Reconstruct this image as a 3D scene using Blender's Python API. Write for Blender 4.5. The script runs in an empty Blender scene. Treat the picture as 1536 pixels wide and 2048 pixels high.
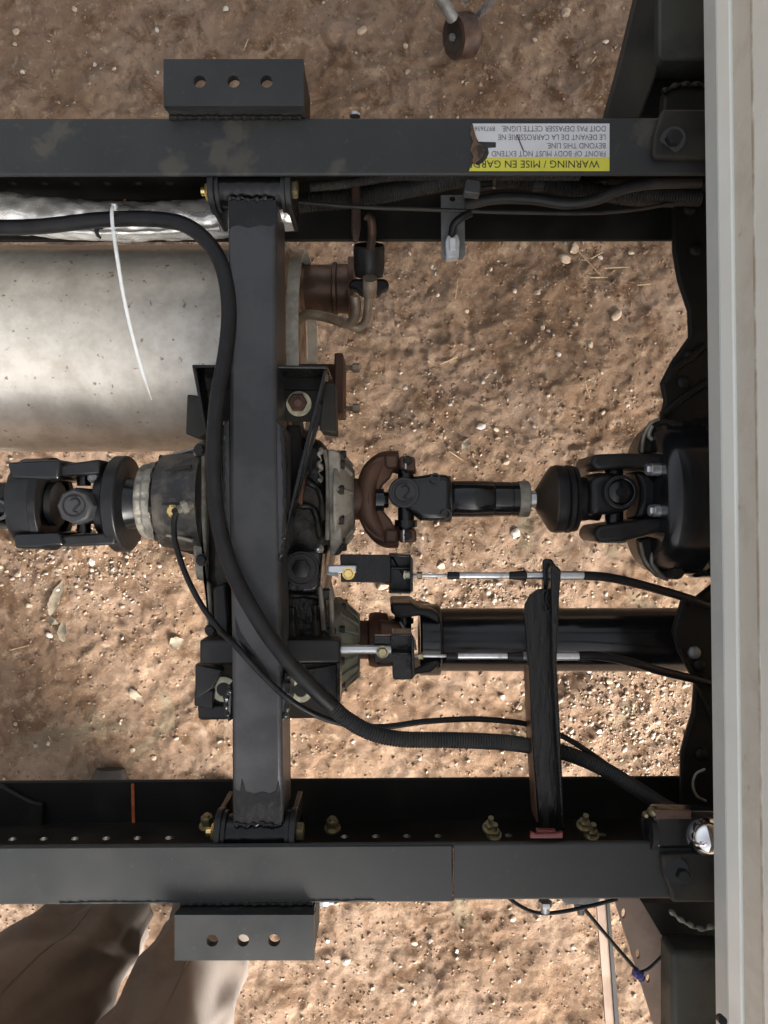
import bpy, math, random
import numpy as np
from mathutils import Vector, Matrix
from mathutils.geometry import delaunay_2d_cdt
random.seed(7); rng = np.random.default_rng(7)
R = math.radians
SC = bpy.context.scene
COL = SC.collection
# ---------------------------------------------------------------- camera, sky, sun, exposure
ZF = 0.78                 # height of the frame rails' top above the ground
HC = 0.812                # camera above the rails' top
FPX = 1500.0
cam_d = bpy.data.cameras.new('camera'); cam = bpy.data.objects.new('camera', cam_d); COL.objects.link(cam)
cam.location = (0, 0, ZF + HC); cam.rotation_euler = (0, 0, 0)
cam_d.sensor_fit = 'VERTICAL'; cam_d.sensor_height = 36; cam_d.lens = 36 * FPX / 2048
cam_d.clip_start = 0.01; cam_d.clip_end = 500
SC.camera = cam
SUN_EL, SUN_AZ = 30.0, -50.0        # azimuth: direction towards the sun, degrees from +x
w = bpy.data.worlds.new('World'); SC.world = w; w.use_nodes = True
nt = w.node_tree; nt.nodes.clear()
out = nt.nodes.new('ShaderNodeOutputWorld'); bg = nt.nodes.new('ShaderNodeBackground'); sky = nt.nodes.new('ShaderNodeTexSky')
sky.sky_type = 'NISHITA'; sky.sun_disc = False
sky.sun_elevation = R(SUN_EL); sky.sun_rotation = R(90 - SUN_AZ)
sky.air_density = 1.0; sky.dust_density = 10.0; sky.ozone_density = 1.0
bg.inputs[1].default_value = 0.13
hs_ = nt.nodes.new('ShaderNodeHueSaturation'); hs_.inputs['Saturation'].default_value = 0.30      # thin overcast: the sky is nearly white
nt.links.new(sky.outputs[0], hs_.inputs['Color'])
nt.links.new(hs_.outputs[0], bg.inputs[0]); nt.links.new(bg.outputs[0], out.inputs[0])
sun_d = bpy.data.lights.new('sun', 'SUN'); sun_d.energy = 3.2; sun_d.angle = R(24); sun_d.color = (1.0, 0.95, 0.90)
sun = bpy.data.objects.new('sun', sun_d); COL.objects.link(sun)
sd = Vector((math.cos(R(SUN_AZ)) * math.cos(R(SUN_EL)), math.sin(R(SUN_AZ)) * math.cos(R(SUN_EL)), math.sin(R(SUN_EL))))
sun.rotation_euler = sd.to_track_quat('Z', 'Y').to_euler(); sun.location = sd * 5
SC.view_settings.view_transform = 'Standard'; SC.view_settings.look = 'None'
SC.view_settings.exposure = 1.6; SC.view_settings.gamma = 1.0

# ---------------------------------------------------------------- measuring helpers
def P(px, py, h):
    D = HC - h
    return Vector(((px - 768) / FPX * D, (1024 - py) / FPX * D, ZF + h))
def S(n, h): return n / FPX * (HC - h)
def Q(*a): return [P(x, y, h) for x, y, h in a]

# ---------------------------------------------------------------- materials
def mat(name, c1, c2=None, rough=0.5, rough2=None, metal=0.0, nscale=8.0, lo=0.45, hi=0.6, bump=0.0, bscale=60.0,
        coat=0.0, speck=None, speck_s=120.0, speck_t=0.62, stretch=(1, 1, 1), detail=6, bdist=0.002, sheen=0):
    m = bpy.data.materials.new(name); m.use_nodes = True
    t = m.node_tree; n = t.nodes; L = t.links; b = n['Principled BSDF']
    tc = n.new('ShaderNodeTexCoord'); mp = n.new('ShaderNodeMapping'); L.new(tc.outputs['Object'], mp.inputs[0])
    mp.inputs['Scale'].default_value = stretch
    c2 = c2 or tuple(x * 0.7 for x in c1)
    no = n.new('ShaderNodeTexNoise'); no.inputs['Scale'].default_value = nscale; no.inputs['Detail'].default_value = detail
    no.inputs['Roughness'].default_value = 0.65
    L.new(mp.outputs[0], no.inputs[0])
    rp = n.new('ShaderNodeMapRange'); rp.inputs[1].default_value = lo; rp.inputs[2].default_value = hi
    L.new(no.outputs[0], rp.inputs[0])
    mx = n.new('ShaderNodeMix'); mx.data_type = 'RGBA'
    mx.inputs[6].default_value = (*c1, 1); mx.inputs[7].default_value = (*c2, 1); L.new(rp.outputs[0], mx.inputs[0])
    col = mx.outputs[2]
    if speck:
        n2 = n.new('ShaderNodeTexNoise'); n2.inputs['Scale'].default_value = speck_s; n2.inputs['Detail'].default_value = 3
        L.new(mp.outputs[0], n2.inputs[0])
        r2 = n.new('ShaderNodeMapRange'); r2.inputs[1].default_value = speck_t; r2.inputs[2].default_value = speck_t + 0.06
        L.new(n2.outputs[0], r2.inputs[0])
        m2 = n.new('ShaderNodeMix'); m2.data_type = 'RGBA'; L.new(col, m2.inputs[6]); m2.inputs[7].default_value = (*speck, 1)
        L.new(r2.outputs[0], m2.inputs[0]); col = m2.outputs[2]
    L.new(col, b.inputs['Base Color'])
    if rough2 is None: rough2 = min(1, rough + 0.2)
    rr = n.new('ShaderNodeMapRange'); rr.inputs[1].default_value = 0; rr.inputs[2].default_value = 1
    rr.inputs[3].default_value = rough; rr.inputs[4].default_value = rough2; L.new(rp.outputs[0], rr.inputs[0])
    L.new(rr.outputs[0], b.inputs['Roughness'])
    b.inputs['Metallic'].default_value = metal
    b.inputs['Coat Weight'].default_value = coat
    if sheen: b.inputs['Sheen Weight'].default_value = sheen
    if bump:
        n3 = n.new('ShaderNodeTexNoise'); n3.inputs['Scale'].default_value = bscale; n3.inputs['Detail'].default_value = 5
        L.new(mp.outputs[0], n3.inputs[0])
        bp = n.new('ShaderNodeBump'); bp.inputs['Strength'].default_value = bump; bp.inputs['Distance'].default_value = bdist
        L.new(n3.outputs[0], bp.inputs['Height']); L.new(bp.outputs[0], b.inputs['Normal'])
    return m

MT = {}
MT['rail'] = mat('satin_black_rail_paint', (0.0215, 0.0235, 0.0245), (0.031, 0.032, 0.031), rough=0.38, rough2=0.55, nscale=9, lo=0.38, hi=0.68, bump=0.12, bscale=300, bdist=0.0006, speck=(0.040, 0.039, 0.036), speck_s=160, speck_t=0.66)
MT['railin'] = mat('dusty_black_channel', (0.008, 0.0075, 0.0065), (0.024, 0.020, 0.015), rough=0.55, rough2=0.8, nscale=9, lo=0.5, hi=0.75, bump=0.2, bscale=200, bdist=0.0006)
MT['tube'] = mat('brushed_grey_black_paint', (0.042, 0.043, 0.046), (0.026, 0.027, 0.029), rough=0.45, rough2=0.35, nscale=10, bump=0.15, bscale=260, bdist=0.0006)
MT['gloss'] = mat('gloss_black_paint', (0.006, 0.006, 0.0065), (0.010, 0.010, 0.010), rough=0.20, rough2=0.32, nscale=14, bump=0.7, bscale=110, bdist=0.0016)
MT['shaft'] = mat('smooth_gloss_black', (0.008, 0.009, 0.010), (0.012, 0.012, 0.013), rough=0.16, rough2=0.26, nscale=14, bump=0.05, bscale=90)
MT['brush'] = mat('brushed_on_black_paint', (0.007, 0.007, 0.0075), (0.012, 0.012, 0.012), rough=0.22, rough2=0.42, nscale=30, bump=0.9, bscale=60, bdist=0.0012, stretch=(2.2, 0.5, 1))
MT['yoke'] = mat('satin_black_forging', (0.011, 0.011, 0.012), (0.018, 0.018, 0.018), rough=0.36, rough2=0.5, nscale=18, bump=0.3, bscale=220, bdist=0.0008)
MT['cap'] = mat('dull_grey_black_cap', (0.035, 0.035, 0.037), (0.042, 0.042, 0.042), rough=0.5, rough2=0.6, nscale=18, bump=0.15, bscale=220, bdist=0.0006)
MT['cast'] = mat('oily_black_casting', (0.009, 0.0085, 0.008), (0.050, 0.041, 0.031), rough=0.3, rough2=0.7, nscale=16, lo=0.44, hi=0.66, bump=0.9, bscale=75, bdist=0.003)
MT['alu'] = mat('dirty_cast_aluminium', (0.33, 0.31, 0.26), (0.10, 0.085, 0.068), rough=0.55, rough2=0.8, metal=0.35, nscale=26, lo=0.42, hi=0.68, bump=0.6, bscale=150, bdist=0.001)
MT['alug'] = mat('green_grey_cast_aluminium', (0.21, 0.235, 0.19), (0.10, 0.105, 0.085), rough=0.55, rough2=0.8, metal=0.3, nscale=26, lo=0.42, hi=0.68, bump=0.6, bscale=150, bdist=0.001)
MT['rust'] = mat('brown_surface_rust', (0.060, 0.028, 0.017), (0.10, 0.042, 0.024), rough=0.55, rough2=0.8, metal=0.2, nscale=26, lo=0.42, hi=0.68, bump=0.5, bscale=150, bdist=0.001)
MT['rustd'] = mat('dark_brown_rusted_iron', (0.082, 0.042, 0.027), (0.12, 0.06, 0.035), rough=0.42, rough2=0.65, metal=0.3, nscale=26, lo=0.42, hi=0.68, bump=0.4, bscale=150, bdist=0.001)
MT['pipe'] = mat('heat_browned_pipe_steel', (0.12, 0.075, 0.055), (0.06, 0.04, 0.032), rough=0.4, rough2=0.6, metal=0.6, nscale=20, bump=0.3, bscale=150, bdist=0.001)
MT['rod'] = mat('weathered_steel_rod', (0.30, 0.26, 0.20), (0.18, 0.13, 0.09), rough=0.4, rough2=0.6, metal=0.3, nscale=30, bump=0.3, bscale=150, bdist=0.001)
MT['muf'] = mat('aluminised_steel_shell', (0.66, 0.62, 0.55), (0.46, 0.42, 0.36), rough=0.38, rough2=0.58, metal=0.32, nscale=28, lo=0.40, hi=0.72, bump=0.35, bscale=90, bdist=0.0012, speck=(0.26, 0.21, 0.16), speck_s=90, speck_t=0.66)
MT['foil'] = mat('crinkled_foil_wrap', (0.88, 0.87, 0.84), (0.7, 0.68, 0.63), rough=0.20, rough2=0.34, metal=0.62, nscale=30, bump=0.6, bscale=40, bdist=0.004, stretch=(0.5, 1.5, 1.5))
MT['zinc'] = mat('bright_zinc_steel', (0.60, 0.62, 0.64), (0.42, 0.43, 0.44), rough=0.28, rough2=0.45, metal=0.85, nscale=40, bump=0.1, bscale=200)
MT['zincd'] = mat('dull_zinc_plate', (0.25, 0.26, 0.26), (0.17, 0.17, 0.165), rough=0.45, rough2=0.6, metal=0.5, nscale=30, bump=0.1, bscale=200)
MT['brass'] = mat('yellow_zinc_plating', (0.40, 0.35, 0.21), (0.20, 0.17, 0.11), rough=0.3, rough2=0.45, metal=0.8, nscale=60, bump=0.1, bscale=200)
MT['gold'] = mat('polished_brass', (0.95, 0.70, 0.28), (0.75, 0.52, 0.18), rough=0.2, rough2=0.35, metal=0.9, nscale=60)
MT['chrome'] = mat('chrome', (0.8, 0.8, 0.8), (0.7, 0.7, 0.7), rough=0.08, rough2=0.15, metal=1.0, nscale=30)
MT['rubber'] = mat('black_rubber', (0.007, 0.007, 0.008), (0.012, 0.012, 0.013), rough=0.40, rough2=0.6, nscale=40, bump=0.3, bscale=500, bdist=0.0005)
MT['plas'] = mat('black_plastic_conduit', (0.026, 0.026, 0.026), (0.046, 0.043, 0.037), rough=0.45, rough2=0.6, nscale=20, bump=0.1, bscale=300, bdist=0.0005)
MT['grub'] = mat('grey_plastic', (0.09, 0.095, 0.10), (0.06, 0.062, 0.064), rough=0.45, rough2=0.6, nscale=30)
MT['clear'] = mat('clear_white_plastic', (0.55, 0.57, 0.58), (0.4, 0.42, 0.43), rough=0.15, rough2=0.3, nscale=50)
MT['tie'] = mat('milky_nylon', (0.70, 0.72, 0.72), (0.6, 0.62, 0.62), rough=0.35, rough2=0.45, nscale=30)
MT['cream'] = mat('cream_washer', (0.62, 0.60, 0.44), (0.40, 0.38, 0.27), rough=0.5, rough2=0.7, nscale=60)
MT['cab'] = mat('dusty_white_cab_paint', (0.84, 0.86, 0.80), (0.79, 0.80, 0.73), rough=0.35, rough2=0.5, nscale=4, bump=0.05, bscale=50, coat=0.3)
MT['cabg'] = mat('grey_primer_edge', (0.56, 0.60, 0.58), (0.50, 0.54, 0.52), rough=0.5, rough2=0.6, nscale=4)  # cab white with the lower edge's shading put into its grey
MT['cabd'] = mat('mud_stained_cab_paint', (0.64, 0.62, 0.54), (0.52, 0.48, 0.40), rough=0.6, rough2=0.85, nscale=22, lo=0.45, hi=0.8, bump=0.15, bscale=90, speck=(0.36, 0.30, 0.22), speck_s=26, speck_t=0.68)
MT['mount'] = mat('dusty_cab_mount', (0.016, 0.015, 0.013), (0.045, 0.039, 0.029), rough=0.55, rough2=0.85, nscale=10, lo=0.42, hi=0.7, bump=0.4, bscale=120, bdist=0.001)
MT['green'] = mat('dusty_grey_green_panel', (0.050, 0.052, 0.043), (0.032, 0.032, 0.027), rough=0.5, rough2=0.75, nscale=9, bump=0.15, bscale=90)
MT['tan'] = mat('dust_coated_steel_strap', (0.30, 0.215, 0.165), (0.22, 0.155, 0.115), rough=0.7, rough2=0.85, nscale=12, bump=0.15, bscale=90)
MT['cloth'] = mat('brown_canvas_trousers', (0.150, 0.122, 0.100), (0.115, 0.090, 0.070), rough=0.85, rough2=0.95, nscale=6, bump=0.5, bscale=900, bdist=0.0006, sheen=0.12)
MT['cloth2'] = mat('pale_cotton_shirt', (0.55, 0.52, 0.60), (0.48, 0.46, 0.54), rough=0.85, rough2=0.95, nscale=8, bump=0.3, bscale=400, bdist=0.0006, sheen=0.3)
MT['skin'] = mat('skin', (0.42, 0.25, 0.18), (0.38, 0.21, 0.15), rough=0.5, nscale=20, bump=0.1, bscale=400)
MT['hair'] = mat('dark_hair', (0.03, 0.02, 0.015), (0.05, 0.035, 0.025), rough=0.6, nscale=60, bump=0.6, bscale=200)
MT['shoe'] = mat('worn_leather_boot', (0.035, 0.028, 0.024), (0.08, 0.06, 0.045), rough=0.55, rough2=0.8, nscale=25, bump=0.3, bscale=150)
MT['red'] = mat('faded_red_plastic', (0.14, 0.028, 0.025), (0.07, 0.032, 0.03), rough=0.5, nscale=40)
MT['orange'] = mat('orange_paint_marker', (0.50, 0.13, 0.035), (0.35, 0.09, 0.03), rough=0.7, nscale=60)
MT['blue'] = mat('blue_tape', (0.06, 0.06, 0.22), (0.04, 0.04, 0.15), rough=0.5, nscale=40)
MT['lab'] = mat('white_label_vinyl', (0.60, 0.60, 0.62), (0.52, 0.52, 0.52), rough=0.4, nscale=18, lo=0.5, hi=0.8, speck=(0.3, 0.27, 0.24), speck_s=90, speck_t=0.7)
MT['yel'] = mat('yellow_label_vinyl', (0.62, 0.58, 0.06), (0.52, 0.47, 0.05), rough=0.4, nscale=18, lo=0.5, hi=0.8)
MT['ink'] = mat('black_print', (0.02, 0.02, 0.02), (0.03, 0.03, 0.03), rough=0.5, nscale=60)  # label print; also the painted-in shade of the drilled brackets' face plates
MT['inkg'] = mat('faded_grey_print', (0.10, 0.10, 0.10), (0.16, 0.16, 0.16), rough=0.5, nscale=60)
MT['char'] = mat('burnt_label_scrap', (0.12, 0.06, 0.03), (0.02, 0.015, 0.012), rough=0.4, rough2=0.7, nscale=70, bump=0.6, bscale=150)
MT['stone'] = mat('pale_stone', (0.42, 0.33, 0.24), (0.30, 0.21, 0.14), rough=0.8, nscale=20, bump=0.4, bscale=120, bdist=0.002)
MT['stone2'] = mat('white_quartz_stone', (0.50, 0.45, 0.39), (0.40, 0.34, 0.27), rough=0.7, nscale=20, bump=0.4, bscale=120, bdist=0.002)
MT['twig'] = mat('dry_straw', (0.42, 0.31, 0.18), (0.3, 0.2, 0.11), rough=0.8, nscale=60)

for k, v in dict(rail=.36, railin=.3, tube=.4, gloss=.4, brush=.35, yoke=.35, cast=.4, rubber=.3, plas=.3, mount=.3, cap=.35, green=.3).items():
    MT[k].node_tree.nodes['Principled BSDF'].inputs['Specular IOR Level'].default_value = v
# ---------------------------------------------------------------- mesh builder
def ortho(d):
    d = d.normalized(); a = Vector((0, 0, 1)) if abs(d.z) < 0.9 else Vector((0, 1, 0))
    u = d.cross(a).normalized(); return u, d.cross(u).normalized()
def crom(pts, k=8):
    pts = [Vector(p) for p in pts]
    if len(pts) < 3: return [pts[0].lerp(pts[1], i / k) for i in range(k + 1)]
    q = [pts[0] * 2 - pts[1]] + pts + [pts[-1] * 2 - pts[-2]]; o = []
    for i in range(1, len(q) - 2):
        for j in range(k):
            t = j / k; a, b, c, d = q[i - 1:i + 3]
            o.append(0.5 * ((2 * b) + (c - a) * t + (2 * a - 5 * b + 4 * c - d) * t * t + (3 * b - a - 3 * c + d) * t ** 3))
    o.append(pts[-1]); return o
def resample(pts, step):
    o = [pts[0]]; acc = 0
    L = [0]
    for a, b in zip(pts, pts[1:]): L.append(L[-1] + (b - a).length)
    n = max(2, int(L[-1] / step)); o = []; j = 0
    for i in range(n + 1):
        s = L[-1] * i / n
        while j < len(L) - 2 and L[j + 1] < s: j += 1
        f = (s - L[j]) / max(1e-9, L[j + 1] - L[j]); o.append(pts[j].lerp(pts[j + 1], min(1, f)))
    return o
class M:
    def __init__(s): s.v = []; s.f = []
    def add(s, vs, fs):
        o = len(s.v); s.v += [tuple(v) for v in vs]; s.f += [tuple(i + o for i in f) for f in fs]; return s
    def box(s, a, b):
        x0, x1 = sorted((a[0], b[0])); y0, y1 = sorted((a[1], b[1])); z0, z1 = sorted((a[2], b[2]))
        return s.add([(x0, y0, z0), (x1, y0, z0), (x1, y1, z0), (x0, y1, z0), (x0, y0, z1), (x1, y0, z1), (x1, y1, z1), (x0, y1, z1)],
                     [(3, 2, 1, 0), (4, 5, 6, 7), (0, 1, 5, 4), (1, 2, 6, 5), (2, 3, 7, 6), (3, 0, 4, 7)])
    def pbox(s, x0, y0, x1, y1, ht, hb):            # a box whose top face fills the given photo rectangle at height ht
        a = P(x0, y0, ht); b = P(x1, y1, ht); return s.box((a.x, a.y, ZF + hb), (b.x, b.y, ZF + ht))
    def prism(s, pts, ht, hb):                      # photo outline at height ht, straight down to hb
        q = [P(x, y, ht) for x, y in pts]; return s.solid([(p.x, p.y) for p in q], ZF + hb, ZF + ht)
    def solid(s, q, z0, z1):
        A = sum(q[i - 1][0] * q[i][1] - q[i][0] * q[i - 1][1] for i in range(len(q)))
        if A < 0: q = q[::-1]
        n = len(q)
        return s.add([(x, y, z0) for x, y in q] + [(x, y, z1) for x, y in q],
                     [tuple(range(n))[::-1], tuple(range(n, 2 * n))] + [(i, (i + 1) % n, n + (i + 1) % n, n + i) for i in range(n)])
    def lathe(s, o, d, prof, n=32, ring=None):
        o = Vector(o); d = Vector(d).normalized(); u, w_ = ortho(d); vs = []; fs = []
        for t, r in prof:
            for k in range(n):
                a = 2 * math.pi * k / n; rr = r * (ring(a, t) if ring else 1)
                vs.append(o + d * t + (u * math.cos(a) + w_ * math.sin(a)) * rr)
        m = len(prof)
        for i in range(m - 1):
            for k in range(n):
                k2 = (k + 1) % n; fs.append((i * n + k, i * n + k2, (i + 1) * n + k2, (i + 1) * n + k))
        fs.append(tuple(range(n))[::-1]); fs.append(tuple(range((m - 1) * n, m * n)))
        return s.add(vs, fs)
    def cyl(s, a, b, r, n=24, r2=None):
        a = Vector(a); b = Vector(b); return s.lathe(a, b - a, [(0, r), ((b - a).length, r if r2 is None else r2)], n)
    def ring(s, o, d, r0, r1, t, n=32):
        o = Vector(o); d = Vector(d).normalized(); u, w_ = ortho(d); vs = []; fs = []
        for k in range(n):
            a = 2 * math.pi * k / n; e = u * math.cos(a) + w_ * math.sin(a)
            vs += [o + e * r0, o + e * r1, o + e * r1 + d * t, o + e * r0 + d * t]
        for k in range(n):
            a = 4 * k; b = 4 * ((k + 1) % n)
            for j in range(4): fs.append((a + j, b + j, b + (j + 1) % 4, a + (j + 1) % 4))
        return s.add(vs, fs)
    def tube(s, pts, r, n=12, smooth=8, step=None, flat=1.0):
        pts = [Vector(p) for p in pts]
        if smooth: pts = crom(pts, smooth)
        if step: pts = resample(pts, step)
        m = len(pts); vs = []; fs = []; L = 0; prev = None
        for i, p in enumerate(pts):
            if i: L += (p - pts[i - 1]).length
            d = (pts[min(m - 1, i + 1)] - pts[max(0, i - 1)])
            if d.length < 1e-9: d = Vector((1, 0, 0))
            d.normalize()
            if prev is None: u, _ = ortho(d)
            else:
                u = prev - d * prev.dot(d)
                if u.length < 1e-6: u, _ = ortho(d)
                u.normalize()
            prev = u; w_ = d.cross(u)
            for k in range(n):
                a = 2 * math.pi * k / n
                rr = r(L, a) if callable(r) else r
                vs.append(p + u * math.cos(a) * rr + w_ * math.sin(a) * rr * flat)
        for i in range(m - 1):
            for k in range(n):
                k2 = (k + 1) % n; fs.append((i * n + k, i * n + k2, (i + 1) * n + k2, (i + 1) * n + k))
        fs.append(tuple(range(n))[::-1]); fs.append(tuple(range((m - 1) * n, m * n)))
        return s.add(vs, fs)
    def hex(s, c, d, r, t):
        d = Vector(d).normalized(); c = Vector(c)
        return s.lathe(c, d, [(0, r * 0.97), (t * 0.1, r), (t * 0.85, r), (t, r * 0.88)], 6)
    def plate(s, outer, holes, fn, t):
        """outer polygon and holes (lists of 2-D points); fn(u,v,w) maps to the world, w = 0..t through the plate"""
        vs = [Vector(p) for p in outer]; fcs = [list(range(len(outer)))]
        for hpts in holes:
            o = len(vs); vs += [Vector(p) for p in hpts]; fcs.append(list(range(o, o + len(hpts)))[::-1])
        ed = []
        for f in fcs: ed += [(f[i - 1], f[i]) for i in range(len(f))]
        r = delaunay_2d_cdt(vs, ed, [], 0, 1e-7)
        V, E, F = r[0], r[1], r[2]
        def inside(p, poly):
            c = False
            for i in range(len(poly)):
                (x1, y1), (x2, y2) = poly[i - 1], poly[i]
                if (y1 > p[1]) != (y2 > p[1]) and p[0] < (x2 - x1) * (p[1] - y1) / (y2 - y1) + x1: c = not c
            return c
        keep = []
        for f in F:
            c = (sum(V[i].x for i in f) / len(f), sum(V[i].y for i in f) / len(f))
            if inside(c, outer) and not any(inside(c, hh) for hh in holes): keep.append(tuple(f))
        n = len(V)
        edge = {}
        for f in keep:
            for i in range(len(f)): edge[(f[i - 1], f[i])] = 1
        side = [(a, b, b + n, a + n) for (a, b) in edge if (b, a) not in edge]
        return s.add([fn(v.x, v.y, 0) for v in V] + [fn(v.x, v.y, t) for v in V],
                     [f[::-1] for f in keep] + [tuple(i + n for i in f) for f in keep] + side)
def circ(x, y, r, n=20): return [(x + r * math.cos(2 * math.pi * k / n), y + r * math.sin(2 * math.pi * k / n)) for k in range(n)]

def wpos(o):
    p = Vector((0, 0, 0))
    while o: p = p + o.location; o = o.parent
    return p
def fixn(me):
    import bmesh
    b = bmesh.new(); b.from_mesh(me); bmesh.ops.recalc_face_normals(b, faces=b.faces); b.to_mesh(me); b.free()
SPLIT = {'side_gusset', 'pressed_rib', 'rolled_edge', 'folded_flap', 'flange_bolt', 'yoke_ear', 'strap_cap', 'inner_yoke', 'lug', 'seam_flange', 'gusset_rib', 'grease_nipple', 'weld_bead'}
def islands(m):
    par = list(range(len(m.v)))
    def find(i):
        while par[i] != i: par[i] = par[par[i]]; i = par[i]
        return i
    for f in m.f:
        r = find(f[0])
        for j in f[1:]: par[find(j)] = r
    gr = {}
    for f in m.f: gr.setdefault(find(f[0]), []).append(f)
    o = []
    for fs in gr.values():
        q = M(); mp = {}
        for f in fs:
            for i in f:
                if i not in mp: mp[i] = len(q.v); q.v.append(m.v[i])
            q.f.append(tuple(mp[i] for i in f))
        o.append(q)
    return o
def obj(name, m, material, parent=None, bevel=0.0, ang=38, origin=None, seg=2, label=None, fix=True):
    if name in SPLIT:
        q = islands(m)
        if len(q) > 1:
            for x in q[1:]: obj_(name, x, material, parent, bevel, ang, None, seg, label, fix)
            m = q[0]
    return obj_(name, m, material, parent, bevel, ang, origin, seg, label, fix)
def obj_(name, m, material, parent=None, bevel=0.0, ang=38, origin=None, seg=2, label=None, fix=True):
    vs = np.array(m.v, dtype=np.float64)
    c = Vector(origin) if origin is not None else Vector(((vs[:, 0].min() + vs[:, 0].max()) / 2, (vs[:, 1].min() + vs[:, 1].max()) / 2, vs[:, 2].min() if parent is None else (vs[:, 2].min() + vs[:, 2].max()) / 2))
    me = bpy.data.meshes.new(name); me.from_pydata((vs - np.array(c)).tolist(), [], m.f); me.update()
    if fix: fixn(me)
    me.materials.append(MT[material] if isinstance(material, str) else material)
    me.polygons.foreach_set('use_smooth', [True] * len(me.polygons)); me.set_sharp_from_angle(angle=R(ang))
    o = bpy.data.objects.new(name, me); COL.objects.link(o)
    if parent is not None: o.parent = parent; o.location = c - wpos(parent)
    else: o.location = c
    if bevel:
        md = o.modifiers.new('bevel', 'BEVEL'); md.width = bevel; md.segments = seg; md.limit_method = 'ANGLE'; md.angle_limit = R(40); md.harden_normals = False
    if label: o['label'] = label
    return o
def tag(o, label, cat, group=None, kind=None):
    if label: o['label'] = label
    if cat: o['category'] = cat
    if group: o['group'] = group
    if kind: o['kind'] = kind
    return o
def thing(name, label, cat, loc, group=None):
    o = bpy.data.objects.new(name, None); COL.objects.link(o); o.location = loc; o.empty_display_size = 0.05
    return tag(o, label, cat, group)
X = Vector((1, 0, 0)); Y = Vector((0, 1, 0)); Z = Vector((0, 0, 1))

# ---------------------------------------------------------------- ground
def vnoise(x, y, s, seed):
    r = np.random.default_rng(seed); G = r.random((256, 256))
    u = x / s + 1000.3; v = y / s + 1000.7; i = np.floor(u).astype(int); j = np.floor(v).astype(int); fu = u - i; fv = v - j
    fu = fu * fu * (3 - 2 * fu); fv = fv * fv * (3 - 2 * fv); i %= 256; j %= 256; i2 = (i + 1) % 256; j2 = (j + 1) % 256
    return (G[i, j] * (1 - fu) + G[i2, j] * fu) * (1 - fv) + (G[i, j2] * (1 - fu) + G[i2, j2] * fu) * fv
def ridge(x, y, s, seed): return np.abs(vnoise(x, y, s, seed) * 2 - 1)
def gz(x, y):
    x = np.asarray(x, float); y = np.asarray(y, float)
    wx = x + 0.03 * vnoise(x, y, 0.08, 50); wy = y + 0.03 * vnoise(x, y, 0.08, 51)
    z = 0.030 * (vnoise(wx, wy, 0.42, 1) - 0.5) + 0.020 * (vnoise(wx, wy, 0.15, 2) - 0.5)
    z += 0.010 * (vnoise(wx, wy, 0.06, 3) - 0.5) + 0.004 * (vnoise(wx, wy, 0.033, 4) - 0.5)
    cl = np.clip(vnoise(x, y, 0.16, 18) * 1.6 - 0.5, 0, 1)          # cloddy patches between smoother ones
    z += cl * (0.007 * (1 - ridge(wx, wy, 0.030, 14)) * vnoise(x, y, 0.05, 15) + 0.003 * (1 - ridge(x, y, 0.017, 16)))
    z += 0.0055 * (vnoise(wx, wy, 0.021, 25) - 0.5) + 0.0030 * (vnoise(wx, wy, 0.013, 5) - 0.5) + 0.0016 * vnoise(x, y, 0.008, 6)
    # tyre track ruts running diagonally at the top right
    t = (x * 0.70 + y * 0.71); z -= 0.012 * np.exp(-((t - 0.72) / 0.05) ** 2) * vnoise(x, y, 0.3, 9)
    far = np.clip((np.hypot(x, y) - 2) / 3, 0, 1); return z * (1 - far)
def axis_(lo, hi, st, far):
    a = list(np.arange(lo, hi, st)); g = st
    r_ = [a[-1]]
    while r_[-1] < far: g *= 1.35; r_.append(r_[-1] + g)
    l_ = [a[0]]; g = st
    while l_[-1] > -far: g *= 1.35; l_.append(l_[-1] - g)
    return np.array(l_[:0:-1] + a + r_[1:])
gx = axis_(-0.98, 0.98, 0.0030, 120); gy = axis_(-1.3, 1.3, 0.0030, 120)
GX, GY = np.meshgrid(gx, gy); GZ = gz(GX, GY)
nx, ny = len(gx), len(gy)
me = bpy.data.meshes.new('ground'); V = np.stack([GX, GY, GZ], -1).reshape(-1, 3)
idx = np.arange(nx * ny).reshape(ny, nx)
Fq = np.stack([idx[:-1, :-1], idx[:-1, 1:], idx[1:, 1:], idx[1:, :-1]], -1).reshape(-1, 4)
me.vertices.add(len(V)); me.vertices.foreach_set('co', V.ravel())
me.loops.add(Fq.size); me.loops.foreach_set('vertex_index', Fq.ravel().astype(np.int32))
me.polygons.add(len(Fq)); me.polygons.foreach_set('loop_start', np.arange(0, Fq.size, 4, dtype=np.int32))
me.polygons.foreach_set('use_smooth', np.ones(len(Fq), bool)); me.update(calc_edges=True)
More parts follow.
